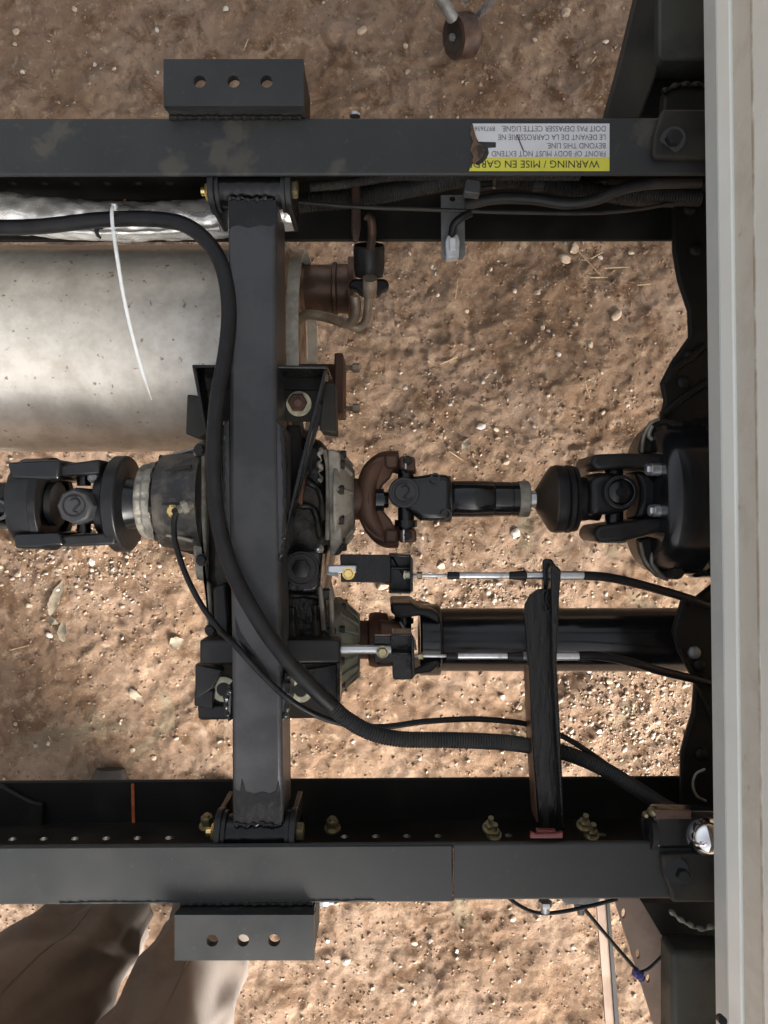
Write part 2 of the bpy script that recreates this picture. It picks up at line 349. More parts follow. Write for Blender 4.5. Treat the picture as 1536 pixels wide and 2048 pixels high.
def soil():
    m = bpy.data.materials.new('brown_soil'); m.use_nodes = True; t = m.node_tree; n = t.nodes; L = t.links; b = n['Principled BSDF']
    tc = n.new('ShaderNodeTexCoord').outputs['Object']
    def noise(s, d=6, r=0.6, dist=0):
        q = n.new('ShaderNodeTexNoise'); q.inputs['Scale'].default_value = s; q.inputs['Detail'].default_value = d; q.inputs['Roughness'].default_value = r
        q.inputs['Distortion'].default_value = dist; L.new(tc, q.inputs[0]); return q.outputs[0]
    def rng_(o, a, c):
        q = n.new('ShaderNodeMapRange'); q.inputs[1].default_value = a; q.inputs[2].default_value = c; L.new(o, q.inputs[0]); return q.outputs[0]
    def mix(f, a, c):
        q = n.new('ShaderNodeMix'); q.data_type = 'RGBA'; L.new(f, q.inputs[0])
        for i, z_ in ((6, a), (7, c)):
            if isinstance(z_, tuple): q.inputs[i].default_value = (*z_, 1)
            else: L.new(z_, q.inputs[i])
        return q.outputs[2]
    c = mix(rng_(noise(3.5, 5), 0.40, 0.62), (0.205, 0.132, 0.084), (0.285, 0.203, 0.146))
    c = mix(rng_(noise(14, 8, 0.7, 0.6), 0.46, 0.62), c, (0.125, 0.074, 0.043))
    c = mix(rng_(noise(34, 6, 0.7), 0.55, 0.68), c, (0.34, 0.25, 0.17))
    c = mix(rng_(noise(5, 4, 0.6, 1.0), 0.62, 0.72), c, (0.20, 0.165, 0.11))
    c = mix(rng_(noise(130, 3, 0.6), 0.66, 0.74), c, (0.36, 0.28, 0.20))
    L.new(c, b.inputs['Base Color']); b.inputs['Roughness'].default_value = 0.95; b.inputs['Specular IOR Level'].default_value = 0.2
    bp = n.new('ShaderNodeBump'); bp.inputs['Strength'].default_value = 0.9; bp.inputs['Distance'].default_value = 0.004; L.new(noise(210, 8, 0.8), bp.inputs['Height'])
    b2 = n.new('ShaderNodeBump'); b2.inputs['Strength'].default_value = 0.5; b2.inputs['Distance'].default_value = 0.004; L.new(noise(45, 6, 0.7, 0.5), b2.inputs['Height'])
    L.new(b2.outputs[0], bp.inputs['Normal']); L.new(bp.outputs[0], b.inputs['Normal']); return m
me.materials.append(soil())
g = bpy.data.objects.new('ground', me); COL.objects.link(g); tag(g, 'brown bare soil with clods under the truck frame', None, kind='structure')

# stones, chips, straw
_ico = None
def ico(sub):
    import bmesh
    b = bmesh.new(); bmesh.ops.create_icosphere(b, subdivisions=sub, radius=1); v = np.array([x.co[:] for x in b.verts]); f = np.array([[x.index for x in q.verts] for q in b.faces]); b.free(); return v, f
def rotm(r):
    q = r.normal(size=4); q /= np.linalg.norm(q); w_, x, y, z = q
    return np.array([[1 - 2 * (y * y + z * z), 2 * (x * y - z * w_), 2 * (x * z + y * w_)], [2 * (x * y + z * w_), 1 - 2 * (x * x + z * z), 2 * (y * z - x * w_)], [2 * (x * z - y * w_), 2 * (y * z + x * w_), 1 - 2 * (x * x + y * y)]])
def chips(name, label, n, smin, smax, where, mats, seed, sub=1, jag=0.25):
    r = np.random.default_rng(seed); v0, f0 = ico(sub); nv = len(v0)
    X_ = r.uniform(-0.95, 0.95, n * 8); Y_ = r.uniform(-1.25, 1.25, n * 8); ok = r.random(n * 8) < where(X_, Y_)
    X_ = X_[ok][:n]; Y_ = Y_[ok][:n]; n = len(X_); s = smin + (smax - smin) * r.random(n) ** 3
    q = r.normal(size=(n, 4)); q /= np.linalg.norm(q, axis=1)[:, None]; w_, x, y, z = q.T
    RM = np.stack([1 - 2 * (y * y + z * z), 2 * (x * y - z * w_), 2 * (x * z + y * w_), 2 * (x * y + z * w_), 1 - 2 * (x * x + z * z), 2 * (y * z - x * w_), 2 * (x * z - y * w_), 2 * (y * z + x * w_), 1 - 2 * (x * x + y * y)], -1).reshape(n, 3, 3)
    v = v0[None] * (1 + jag * r.normal(size=(n, nv, 1))) * np.stack([np.ones(n), r.uniform(0.55, 0.95, n), r.uniform(0.35, 0.7, n)], -1)[:, None] * s[:, None, None]
    v = np.einsum('nvk,njk->nvj', v, RM); v[:, :, 2] *= 0.7
    v += np.stack([X_, Y_, gz(X_, Y_) + s * 0.22], -1)[:, None]
    VS = [v.reshape(-1, 3)]; FS = [(f0[None] + (np.arange(n) * nv)[:, None, None]).reshape(-1, 3)]; MI = np.repeat(r.integers(len(mats), size=n), len(f0))
    me = bpy.data.meshes.new(name); VS = np.concatenate(VS); FS = np.concatenate(FS)
    me.vertices.add(len(VS)); me.vertices.foreach_set('co', VS.ravel()); me.loops.add(FS.size); me.loops.foreach_set('vertex_index', FS.ravel().astype(np.int32))
    me.polygons.add(len(FS)); me.polygons.foreach_set('loop_start', np.arange(0, FS.size, 3, dtype=np.int32))
    for q in mats: me.materials.append(q)
    me.polygons.foreach_set('material_index', np.array(MI, dtype=np.int32)); me.update(calc_edges=True)
    o = bpy.data.objects.new(name, me); COL.objects.link(o); tag(o, label, None, kind='stuff'); return o
st = [mat('chip_tan', (0.30, 0.215, 0.145), (0.22, 0.15, 0.10), rough=0.85, nscale=30), mat('chip_pale', (0.40, 0.32, 0.24), (0.30, 0.22, 0.155), rough=0.85, nscale=30),
      mat('chip_brown', (0.20, 0.12, 0.075), (0.15, 0.09, 0.055), rough=0.9, nscale=30), mat('chip_grey', (0.30, 0.28, 0.25), (0.24, 0.2, 0.17), rough=0.85, nscale=30),
      mat('chip_white', (0.40, 0.335, 0.27), (0.33, 0.26, 0.20), rough=0.85, nscale=30)]
def gpx(px, py): return ((px - 768) / FPX * (HC + ZF), (1024 - py) / FPX * (HC + ZF))
def blob(cx, cy, rx, ry):
    a, b = gpx(cx, cy); rx = rx / FPX * 1.592; ry = ry / FPX * 1.592
    return lambda x, y: np.exp(-((x - a) / rx) ** 2 - ((y - b) / ry) ** 2)
B1 = blob(1270, 1430, 130, 130); B2 = blob(1000, 1180, 160, 60); B3 = blob(160, 1130, 170, 70); B4 = blob(1020, 850, 260, 120); B5 = blob(620, 1060, 120, 60); B6 = blob(1160, 560, 130, 110)
def dens(x, y): return np.minimum(1, 0.07 * (0.3 + 1.4 * vnoise(x, y, 0.12, 31)) + B1(x, y) + 0.9 * B2(x, y) + 0.6 * B3(x, y) + 0.35 * B4(x, y) + 0.6 * B5(x, y) + 0.2 * B6(x, y))
chips('gravel', 'small pale stone chips scattered over the brown soil', 5000, 0.0018, 0.0065, dens, st, 11)
chips('gravel', 'denser pale gravel between the slanted bar and the cab and round the shafts', 3200, 0.0028, 0.0085, lambda x, y: np.minimum(1, 1.2 * B1(x, y) + .55 * B2(x, y) + .5 * B3(x, y) + .25 * B5(x, y)), [st[1], st[4], st[0]], 21)
chips('soil_crumbs', 'brown crumbs of earth scattered over the soil', 30000, 0.0009, 0.0045, lambda x, y: 0.5 + 0.5 * vnoise(x, y, 0.1, 77), [st[2], mat('crumb_soil', (0.215, 0.148, 0.105), (0.17, 0.11, 0.076), rough=0.95, nscale=30), st[0]], 12)
def stone(px, py, s, kind, label=None, sq=0.8, group='loose pebbles on the soil', seed=None):
    r = np.random.default_rng(int(px * 7 + py)); v, f = ico(2)
    v = v * (1 + 0.10 * r.normal(size=(len(v), 1)));
    for _ in range(4):
        d = r.normal(size=3); d /= np.linalg.norm(d); t = r.uniform(0.45, 0.75); q = v @ d; v = v - np.outer(np.clip(q - t, 0, None), d)
    v = v * np.array([1, sq, 0.6]) * s; a = r.uniform(0, 6.28); v = v @ np.array([[math.cos(a), -math.sin(a), 0], [math.sin(a), math.cos(a), 0], [0, 0, 1]]).T
    x, y = gpx(px, py); m = M(); m.add(v + np.array([x, y, float(gz(x, y)) + s * 0.25]), [tuple(int(i) for i in q) for q in f])
    o = obj('stone', m, kind, ang=25); return tag(o, label or 'small angular pebble lying loose on the brown soil', 'stone', group)
stone(1030, 1066, 0.011, 'stone2', 'white angular pebble below the middle propeller shaft', 0.9)
stone(1128, 520, 0.015, 'stone', 'flat tan stone right of the zinc bracket, left of crossed straws', 0.6)
stone(1232, 632, 0.014, 'stone', 'tan flat stone near the olive soil streak', 0.6)
stone(1147, 500, 0.013, 'stone', 'upright brown stone below the upper frame rail', 0.8)
stone(692, 1916, 0.009, 'stone2', 'small white pebble right of the lower drilled bracket', 0.9)
stone(725, 65, 0.012, 'stone', 'grey tan stone at the top edge left of the caster wheel', 0.7)
stone(1130, 28, 0.013, 'stone', 'brown stone at the top right of the caster wheel', 0.8)
stone(765, 1172, 0.016, 'stone', 'reddish flat stone below the shift bracket plate', 0.5)
for px, py, s in ((265, 1500, .007), (305, 1517, .008), (207, 1432, .005), (98, 1486, .006), (830, 1885, .009), (827, 1995, .008), (913, 1900, .006), (1145, 1890, .007), (1265, 1985, .007), (1035, 1952, .005), (745, 1970, .007), (960, 855, .011),
                  (1010, 925, .009), (990, 860, .008), (880, 1130, .011), (920, 1150, .01), (1180, 1340, .012), (1220, 1365, .01), (983, 535, .006), (1180, 690, .009), (1115, 710, .008), (1085, 655, .007), (1262, 505, .008), (1200, 515, .007), (30, 60, .01), (28, 86, .007),
                  (313, 59, .007), (185, 122, .006), (45, 143, .007), (150, 20, .008), (455, 30, .008), (1210, 85, .008), (1068, 80, .007), (810, 95, .008), (815, 145, .007), (1180, 215, .005), (1005, 395, .004), (1075, 585, .008), (1150, 650, .006), (935, 620, .007),
                  (1350, 1330, .01), (1195, 1460, .008), (1190, 1520, .006), (1005, 1395, .009), (945, 1405, .006), (100, 1270, .01), (120, 1180, .008), (40, 1150, .009), (60, 1210, .008), (185, 1125, .009), (655, 1880, .006), (860, 1880, .007), (1025, 1835, .009)):
    stone(px, py, s * 0.9, random.choice(['stone', 'stone', 'stone2']))
def twig(pts, r, label=None):
    m = M(); m.tube([(gpx(a, b)[0], gpx(a, b)[1], float(gz(*gpx(a, b))) + 0.006) for a, b in pts], r, 5, 3)
    tag(obj('straw', m, 'twig'), label or 'thin dry straw lying on the soil', 'straw', 'dry straws on the soil')
for q in (((1150, 500), (1172, 525), (1200, 552)), ((1180, 520), (1206, 504)), ((1208, 538), (1258, 536)), ((1178, 557), (1214, 556)), ((898, 905), (925, 922)), ((1273, 572), (1300, 570)), ((880, 730), (915, 715)), ((1165, 765), (1177, 798)),
          ((490, 110), (500, 90)), ((915, 560), (910, 600)), ((100, 1470), (106, 1482)), ((1180, 130), (1190, 118)), ((668, 740), (700, 735)), ((20, 1300), (60, 1290))): twig(q, 0.0011)
MT['leaf'] = mat('dry_leaf', (0.26, 0.22, 0.16), (0.16, 0.12, 0.08), rough=0.8, nscale=40)
def leaf(px, py, l, w_, ang, label, curl=.3):
    x, y = gpx(px, py); z = float(gz(x, y)) + .004; r = random.Random(px); m = M(); n = 10; ca, sa = math.cos(R(ang)), math.sin(R(ang)); vs = []
    for lay in (0, -.0007):
        for i in range(n + 1):
            t = i / n; ww = w_ * (math.sin(math.pi * min(.98, t + .02)) ** .7) * r.uniform(.75, 1.1)
            for s_ in (-1, 0, 1):
                u = (t - .5) * l; v = s_ * ww; vs.append((x + u * ca - v * sa, y + u * sa + v * ca, z + lay + curl * abs(s_) * ww * .8 + .004 * math.sin(5 * t + r.uniform(0, .6))))
    fs = []; k0 = 3 * (n + 1)
    for i in range(n):
        for j in range(2):
            a = 3 * i + j; fs += [(a, a + 3, a + 4, a + 1), (k0 + a, k0 + a + 1, k0 + a + 4, k0 + a + 3)]
        fs += [(3 * i, k0 + 3 * i, k0 + 3 * i + 3, 3 * i + 3), (3 * i + 2, 3 * i + 5, k0 + 3 * i + 5, k0 + 3 * i + 2)]
    fs += [(0, 1, k0 + 1, k0), (1, 2, k0 + 2, k0 + 1), (3 * n, k0 + 3 * n, k0 + 3 * n + 1, 3 * n + 1), (3 * n + 1, k0 + 3 * n + 1, k0 + 3 * n + 2, 3 * n + 2)]
    m.add(vs, fs); tag(obj('dry_leaf', m, 'leaf', ang=60), label, 'leaf', 'dry leaves on the soil')
leaf(118, 1195, .075, .012, 72, 'long grey dry leaf at the left below the jointed shaft'); leaf(128, 1262, .045, .010, 95, 'short grey dry leaf just under the long one', .5)
leaf(355, 1284, .030, .013, 20, 'round curled brown leaf left of the lower bracket', .6); leaf(272, 1392, .040, .009, -50, 'narrow brown leaf scrap in front of the lower rail', .4)
leaf(930, 890, .030, .008, 60, 'dull dry leaf above the middle propeller shaft', .4); leaf(105, 1240, .03, .008, 150, 'small grey leaf scrap beside the long dry leaf', .4)
# ---------------------------------------------------------------- frame rails
XL, XR = -1.9, 2.2
def rail(label, sy, yo, yi, k, yseam=None):
    T = thing('frame_rail', label, 'frame rail', (0, sy * (yo + yi) / 2, ZF - 0.203), 'long channel rails of the truck frame')
    f = lambda x, y: sy * y + k * x
    def sl(m, y0, y1, h0, h1, x0=XL, x1=XR):
        q = [(x0, f(x0, y0)), (x1, f(x1, y0)), (x1, f(x1, y1)), (x0, f(x0, y1))]; return m.solid(q, ZF + h0, ZF + h1)
    obj('top_flange', sl(M(), yo, yi, -0.006, 0.0), 'rail', T, bevel=0.0045, seg=3)
    obj('bottom_flange', sl(M(), yo - .0005, yi, -0.203, -0.197), 'railin', T, bevel=0.002)
    holes = []
    xs = [-0.435 + 0.04 * i for i in range(-10, 5)] + [-0.05 + .04 * i for i in range(0, 4)] + [0.16, 0.28, 0.34]
    for x in xs: holes.append(circ(x, -0.148, 0.0055, 12))
    m = M(); ywi = yo - 0.0065
    m.plate([(XL, -0.197), (XR, -0.197), (XR, -0.006), (XL, -0.006)], holes, lambda u, v, w_: (u, f(u, ywi) + sy * w_, ZF + v), 0.006)
    obj('web', m, 'railin', T)
    return T, f
TR, fT = rail('upper black channel rail with the yellow and white warning label', 1, 0.4272, 0.3650, 0.0012)
BR, fB = rail('lower black channel rail without a label, joint line on its top', -1, 0.4215, 0.3590, 0.0072)
# reinforcement section with a seam on the lower rail
m = M(); m.prism([(-1200, 1702), (905, 1691), (905, 1804), (-1200, 1817)], 0.0028, 0.0002); obj('cover_plate', m, 'rail', BR, bevel=0.0012)
m = M(); m.tube([P(906, 1694, 0.001), P(907, 1730, 0.001), P(905, 1775, 0.001), P(906, 1800, 0.001)], lambda L, a: 0.0011 + 0.0006 * math.sin(L * 900), 6, 8); obj('weld_seam', m, 'rustd', BR)
m = M(); m.tube([P(120 + i * 30, 1806 - i * 0.25 + random.uniform(-1, 1), 0.003) for i in range(22)], lambda L, a: 0.0011 + 0.0008 * math.sin(L * 700) * math.sin(L * 173), 6, 4); obj('weld_bead', m, 'rail', BR)
# inner liner (reinforcing channel) on the left of the lower rail
m = M(); m.prism([(-900, 1570), (0, 1570), (60, 1602), (85, 1608), (85, 1672), (-900, 1672)], -0.188, -0.1965); obj('liner_plate', m, 'railin', BR, bevel=0.003)
m = M(); m.prism([(262, 1568), (268, 1568), (270, 1652), (264, 1652)], -0.1955, -0.1975); obj('paint_mark', m, 'orange', BR, label='orange paint mark')
m = M(); m.prism([(248, 392), (251, 392), (251, 425), (248, 425)], -0.1955, -0.1975); obj('paint_mark', m, 'orange', TR, label='orange paint mark')

def stained(base, spots):
    m = MT[base].copy(); t = m.node_tree; n = t.nodes; L = t.links; b = n['Principled BSDF']; src = b.inputs['Base Color'].links[0].from_socket
    gp = n.new('ShaderNodeNewGeometry').outputs['Position']; tot = None
    for (px, py, rpx) in spots:
        c = P(px, py, 0); d = n.new('ShaderNodeVectorMath'); d.operation = 'DISTANCE'; L.new(gp, d.inputs[0]); d.inputs[1].default_value = c
        r = n.new('ShaderNodeMapRange'); r.inputs[1].default_value = S(rpx, 0); r.inputs[2].default_value = 0; L.new(d.outputs['Value'], r.inputs[0])
        if tot is None: tot = r.outputs[0]
        else: q = n.new('ShaderNodeMath'); q.operation = 'MAXIMUM'; L.new(tot, q.inputs[0]); L.new(r.outputs[0], q.inputs[1]); tot = q.outputs[0]
    no = n.new('ShaderNodeTexNoise'); no.inputs['Scale'].default_value = 55; no.inputs['Detail'].default_value = 6; no.inputs['Distortion'].default_value = 1.2; L.new(gp, no.inputs[0])
    q = n.new('ShaderNodeMath'); q.operation = 'MULTIPLY_ADD'; L.new(tot, q.inputs[0]); q.inputs[1].default_value = 0.55; L.new(no.outputs[0], q.inputs[2])
    r = n.new('ShaderNodeMapRange'); r.inputs[1].default_value = 0.62; r.inputs[2].default_value = 0.88; r.inputs[4].default_value = 0.85; L.new(q.outputs[0], r.inputs[0])
    x = n.new('ShaderNodeMix'); x.data_type = 'RGBA'; L.new(r.outputs[0], x.inputs[0]); L.new(src, x.inputs[6]); x.inputs[7].default_value = (0.062, 0.057, 0.046, 1); L.new(x.outputs[2], b.inputs['Base Color']); return m
for o_ in TR.children:
    if o_.name.startswith('top_flange'): o_.data.materials[0] = stained('rail', ((470, 262, 42), (440, 300, 46), (475, 326, 55), (345, 328, 42), (118, 262, 38), (88, 294, 34), (672, 330, 26), (1300, 262, 50)))
# ---- warning label on the upper rail
def text(s, x_right, x_left, yb, capx, h, material, name='lettering'):
    cu = bpy.data.curves.new('t', 'FONT'); cu.body = s; cu.size = 1; cu.resolution_u = 3; cu.offset = 0.0
    to = bpy.data.objects.new('t', cu); COL.objects.link(to); dg = bpy.context.evaluated_depsgraph_get(); me = to.evaluated_get(dg).to_mesh()
    v = np.array([q.co[:] for q in me.vertices]); f = [tuple(p.vertices) for p in me.polygons]
    to.evaluated_get(dg).to_mesh_clear(); bpy.data.objects.remove(to); bpy.data.curves.remove(cu)
    v[:, 0] -= v[:, 0].min(); wd = v[:, 0].max(); ht = 0.69
    a = P(x_right, yb, h); sx = S(x_right - x_left, h) / wd; sy = S(capx, h) / ht
    m = M(); m.add([(a.x - q[0] * sx, a.y - q[1] * sy, ZF + h) for q in v], f); return m   # turned half round, read from the other side
LT = thing('warning_label', 'torn white and yellow warning sticker stuck upside down on the rail', 'label', P(1080, 295, 0.0))
LT.parent = None
m = M(); m.prism([(945, 247), (1219, 247), (1219, 315.5), (974, 315.5), (978, 306), (976, 296), (992, 295), (992, 284), (957, 283), (951, 272), (948, 260)], 0.0006, 0.0001); obj('white_panel', m, 'lab', LT)
m = M(); m.prism([(974, 316), (1219, 316), (1219, 342), (938, 342), (941, 333), (947, 326), (955, 331), (966, 325)], 0.0006, 0.0001); obj('yellow_panel', m, 'yel', LT)
obj('lettering', text('WARNING / MISE EN GARDE', 1199, 936, 321, 14.5, 0.0009, None), 'ink', LT, fix=False)
for s, a, b, y in (('FRONT OF BODY MUST NOT EXTEND', 1211, 983, 302), ('BEYOND THIS LINE.', 1211, 1093, 286), ('LE DEVANT DE LA CARROSSERIE NE', 1211, 996, 269), ('DOIT PAS DEPASSER CETTE LIGNE.', 1211, 1003, 252)):
    obj('lettering', text(s, a, b, y, 11, 0.0009, None), 'inkg', LT, fix=False)
obj('lettering', text('8973656', 990, 949, 253, 9, 0.0009, None), 'inkg', LT, fix=False)
m = M(); m.prism([(941, 250), (946, 248), (949, 262), (955, 284), (966, 290), (972, 300), (962, 318), (950, 327), (944, 322), (947, 312), (940, 300), (946, 283), (940, 268)], 0.0022, 0.0002); obj('burnt_scrap', m, 'char', LT, bevel=0.0006)
m = M(); m.tube([P(1034, 270, .001), P(1040, 285, .0012), P(1047, 302, .001)], 0.0006, 5, 4); obj('scratch', m, 'char', LT)

# ---- drilled brackets welded outside the rails
def drilled(label, x0, x1, yn, yf, hy, hx, h, sy):
    a = P(x0, yn, h); b = P(x1, yf, h); y0, y1 = a.y, b.y
    T = thing('drilled_bracket', label, 'bracket', ((a.x + b.x) / 2, (y0 + y1) / 2, ZF - 0.06), 'drilled body brackets outside the rails')
    q = [(a.x, min(y0, y1)), (b.x, min(y0, y1)), (b.x, max(y0, y1)), (a.x, max(y0, y1))]
    m = M(); m.plate(q, [circ(P(x, hy, h).x, P(x, hy, h).y, S(12.3, h), 24) for x in hx], lambda u, v, w_: (u, v, ZF + h - 0.009 + w_), 0.009); obj('top_plate', m, 'rail', T)
    m = M(); m.tube([P(x0 + 12 + i * 11, yn + (sy * 23), .0015) for i in range(int((x1 - x0) / 11))], lambda L, a_: .0026 + .0009 * math.sin(L * 640) + .0005 * math.sin(L * 177), 8, 5); obj('weld_bead', m, 'railin', T)
    m = M(); yy = y0; m.box((a.x + .001, yy, ZF + h - .0092), (b.x - .001, yy + sy * 0.007, ZF - 0.06)); obj('face_plate', m, 'ink', T)  # near-black colour carries the shade below the top plate
    m = M(); m.box((b.x - .0068, y0 + sy * .0072, ZF + h - .0092), (b.x - 0.0005, y1 - sy * .001, ZF - 0.055)); obj('end_plate', m, 'mount', T)
    m = M(); m.box((a.x + .0005, y0 + sy * .0072, ZF + h - .0092), (a.x + .0068, y1 - sy * .001, ZF - 0.055)); obj('end_plate', m, 'mount', T)
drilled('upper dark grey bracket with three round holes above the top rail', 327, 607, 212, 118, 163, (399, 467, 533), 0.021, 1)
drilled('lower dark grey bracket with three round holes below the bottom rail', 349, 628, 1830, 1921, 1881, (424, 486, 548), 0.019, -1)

# ---------------------------------------------------------------- cross tube between the rails
CT = thing('cross_tube', 'square black tube running across between both rails, over the gearbox', 'crossmember', P(510, 1020, -0.09))
ht = -0.012
m = M(); m.prism([(455, 398), (553, 398), (553, 700), (556, 1000), (563, 1300), (566, 1652), (464, 1652), (463, 1300), (458, 1000), (458, 700)], ht, ht - 0.075); obj('tube', m, 'tube', CT, bevel=0.005, seg=3)
m = M(); m.prism([(456, 400), (552, 400), (551, 446), (540, 453), (522, 449), (498, 456), (474, 450), (457, 455)], ht + .0003, ht - .001); obj('paint_patch', m, 'gloss', CT)
m = M(); m.prism([(468, 1650), (562, 1650), (561, 1584), (557, 1560), (551, 1582), (540, 1587), (524, 1583), (508, 1588), (492, 1583), (484, 1556), (480, 1584), (468, 1578)], ht + .0003, ht - .001); obj('paint_patch', m, 'gloss', CT)
m = M(); m.prism([(470, 1232), (480, 1262), (494, 1284), (512, 1308), (532, 1340), (551, 1372), (546, 1378), (524, 1350), (500, 1318), (484, 1292), (472, 1268)], ht + .0006, ht - .001); obj('paint_patch', m, 'gloss', CT)
m = M(); m.prism([(447, 846), (458, 838), (462, 1150), (452, 1110), (447, 1080)], ht - .002, ht - .09); m.prism([(463, 1375), (460, 1440), (452, 1428), (450, 1395), (456, 1370)], ht - .004, ht - .08); obj('side_gusset', m, 'tube', CT, bevel=0.002)
m = M(); m.prism([(550, 838), (563, 852), (568, 980), (568, 1085), (556, 1120)], ht - .002, ht - .09); m.prism([(562, 1375), (574, 1342), (574, 1420), (564, 1438)], ht - .004, ht - .08); obj('side_gusset', m, 'tube', CT, bevel=0.002)
for pts in (((449, 850), (447, 900), (448, 980), (447, 1060), (456, 1112), (464, 1150)), ((565, 860), (569, 940), (569, 1030), (566, 1088), (558, 1122)), ((574, 1346), (576, 1380), (574, 1422), (566, 1438)), ((462, 1378), (453, 1392), (453, 1424), (461, 1440))):
    m = M(); m.tube(Q(*[(x, y, ht - .004) for x, y in pts]), lambda L, a: .0026 + .0008 * math.sin(L * 700) + .0005 * math.sin(L * 190), 8, 8); obj('weld_bead', m, 'gloss', CT)
for yy, x0, x1 in ((381, 444, 566), (1664, 456, 574)):
    c0 = P(x0, yy, -0.030); c1 = P(x1, yy, -0.030)
    m = M(); m.cyl(c0, c1, 0.0195, 28); obj('bushing_sleeve', m, 'gloss', CT)
    wy = 398 if yy < 1000 else 1648
    m = M(); m.tube([P(x0 + 12 + i * 9, wy + random.uniform(-3, 3), -0.012) for i in range(11)], lambda L, a: 0.0023 + 0.0009 * math.sin(L * 620) + .0004 * math.sin(L * 210), 8, 6); obj('weld_bead', m, 'gloss', CT)
    for sx, x in ((-1, x0), (1, x1)):
        c = P(x, yy, -0.030); m = M(); m.cyl(c, c + X * sx * 0.004, 0.0235, 28); obj('washer', m, 'yoke', CT)
        c = c + X * sx * 0.0045; t_ = M(); sgn = 1 if yy < 1000 else -1
        t_.cyl(c, c + X * sx * 0.007, 0.026, 28); a = c + X * sx * .001; b_ = c + X * sx * .0065; t_.box((a.x, a.y - .024, a.z - .06), (b_.x, a.y + sgn * .036 + .0, a.z + .006) if sgn > 0 else (b_.x, a.y + .024, a.z + .006))
        if sgn < 0: t_.box((a.x, a.y - .036, a.z - .06), (b_.x, a.y, a.z + .006))
        obj('clevis_plate', t_, 'yoke', CT, bevel=0.001)
def bolt(name, c, d, r, t, stud, material, label, cat='bolt', group=None, parent=None):
    d = Vector(d).normalized(); c = Vector(c)
    m = M(); m.hex(c, d, r, t)
    if stud: m.cyl(c + d * t * 0.9, c + d * (t + stud), r * 0.48, 14)
    m.cyl(c - d * 0.0018, c + d * 0.0004, r * 1.28, 20)
    o = obj(name, m, material, parent)
    if parent is None: tag(o, label, cat, group)
    return o
bolt('pivot_nut', P(430, 383, -.03), -X, 0.0105, 0.010, 0.005, 'gold', None, parent=CT)
bolt('pivot_bolt', P(580, 379, -.03), X, 0.0105, 0.009, 0, 'brass', None, parent=CT)
bolt('pivot_nut', P(442, 1664, -.03), -X, 0.0105, 0.010, 0.006, 'gold', None, parent=CT)
bolt('pivot_bolt', P(590, 1663, -.03), X, 0.0105, 0.010, 0, 'brass', None, parent=CT)
G = 'yellow zinc bolts along the lower rail'
m_bolts = [((415, 1650, -.06), (0, .9, .3), 'yellow zinc square ended bolt left of the cross tube at the lower rail'), ((665, 1655, -.08), (0, .9, .35), 'yellow zinc bolt right of the cross tube on the lower rail')]
for (x, y, h), d, l in m_bolts: bolt('bolt', P(x, y, h), d, 0.0075, 0.012, 0.003, 'brass', l, group=G)
for x, y, l in ((980, 1655, 'yellow zinc stud left of the slanted bracket bar, front one'), (988, 1668, 'yellow zinc stud left of the slanted bracket bar, nearer the rail'), (1168, 1650, 'yellow zinc stud right of the slanted bar, farther one'), (1183, 1668, 'yellow zinc stud right of the slanted bar, nearer the rail')):
    bolt('bolt', P(x, y, -.05), (0, .85, .5), 0.0068, 0.007, 0.010, 'brass', l, group=G)
m = M(); m.prism([(1062, 1664), (1072, 1668), (1112, 1667), (1126, 1664), (1126, 1677), (1060, 1677)], 0.006, 0.001); m.prism([(1074, 1660), (1112, 1661), (1111, 1667), (1073, 1668)], 0.003, -0.004)
tag(obj('clip', m, 'red', bevel=0.001), 'faded red plastic clip at the foot of the slanted bar', 'clip')

# ---------------------------------------------------------------- muffler
MU = thing('muffler', 'big dull silver cylinder muffler lying left of the cross tube', 'muffler', P(250, 700, -0.44))
MC = P(250, 702, -0.29); mr = 0.1465
xe = P(583, 700, -0.29).x
dents = lambda a, t: 1 + 0.006 * math.sin(2 * a + 0.6) + 0.003 * math.sin(5 * a + t * 3)
m = M(); m.lathe((-0.92, MC.y, MC.z), X, [(0, mr * .9), (0.01, mr)] + [(0.03 + (xe + 0.89) * i / 30, mr * (1 + 0.0015 * math.sin(i * 1.3))) for i in range(31)], 96, dents); obj('shell', m, 'muf', MU, ang=60)
m = M(); m.ring((xe - 0.004, MC.y, MC.z), X, mr * 0.97, mr * 1.028, 0.007, 96); MT['rim'] = mat('pale_rolled_rim', (0.55, 0.53, 0.47), (0.38, 0.35, 0.30), rough=0.45, metal=0.2, nscale=40, bump=0.2)
obj('end_ring', m, 'rim', MU, bevel=0.001)
m = M(); m.lathe((xe + 0.0005, MC.y, MC.z), X, [(0, mr * .985), (0.004, mr * .96), (0.010, mr * .8), (0.012, mr * .4)], 64); obj('end_cap', m, 'rod', MU)
m = M(); m.ring((xe + 0.010, MC.y, MC.z), X, mr * 0.945, mr * 0.965, 0.016, 96); obj('rim', m, 'rim', MU)
pc = P(640, 578, -0.33)
m = M(); m.lathe((xe + .002, pc.y, pc.z), X, [(0, .043), (.01, .041), (.015, .0355), (.055, .0355), (.057, .039), (.062, .039), (.064, .036), (.082, .037)], 40); obj('outlet_pipe', m, 'pipe', MU)
m = M(); m.lathe((xe + .082, pc.y, pc.z), X, [(0, .046), (.001, .047), (.009, .047), (.010, .046)], 40); obj('outlet_flange', m, 'rustd', MU)
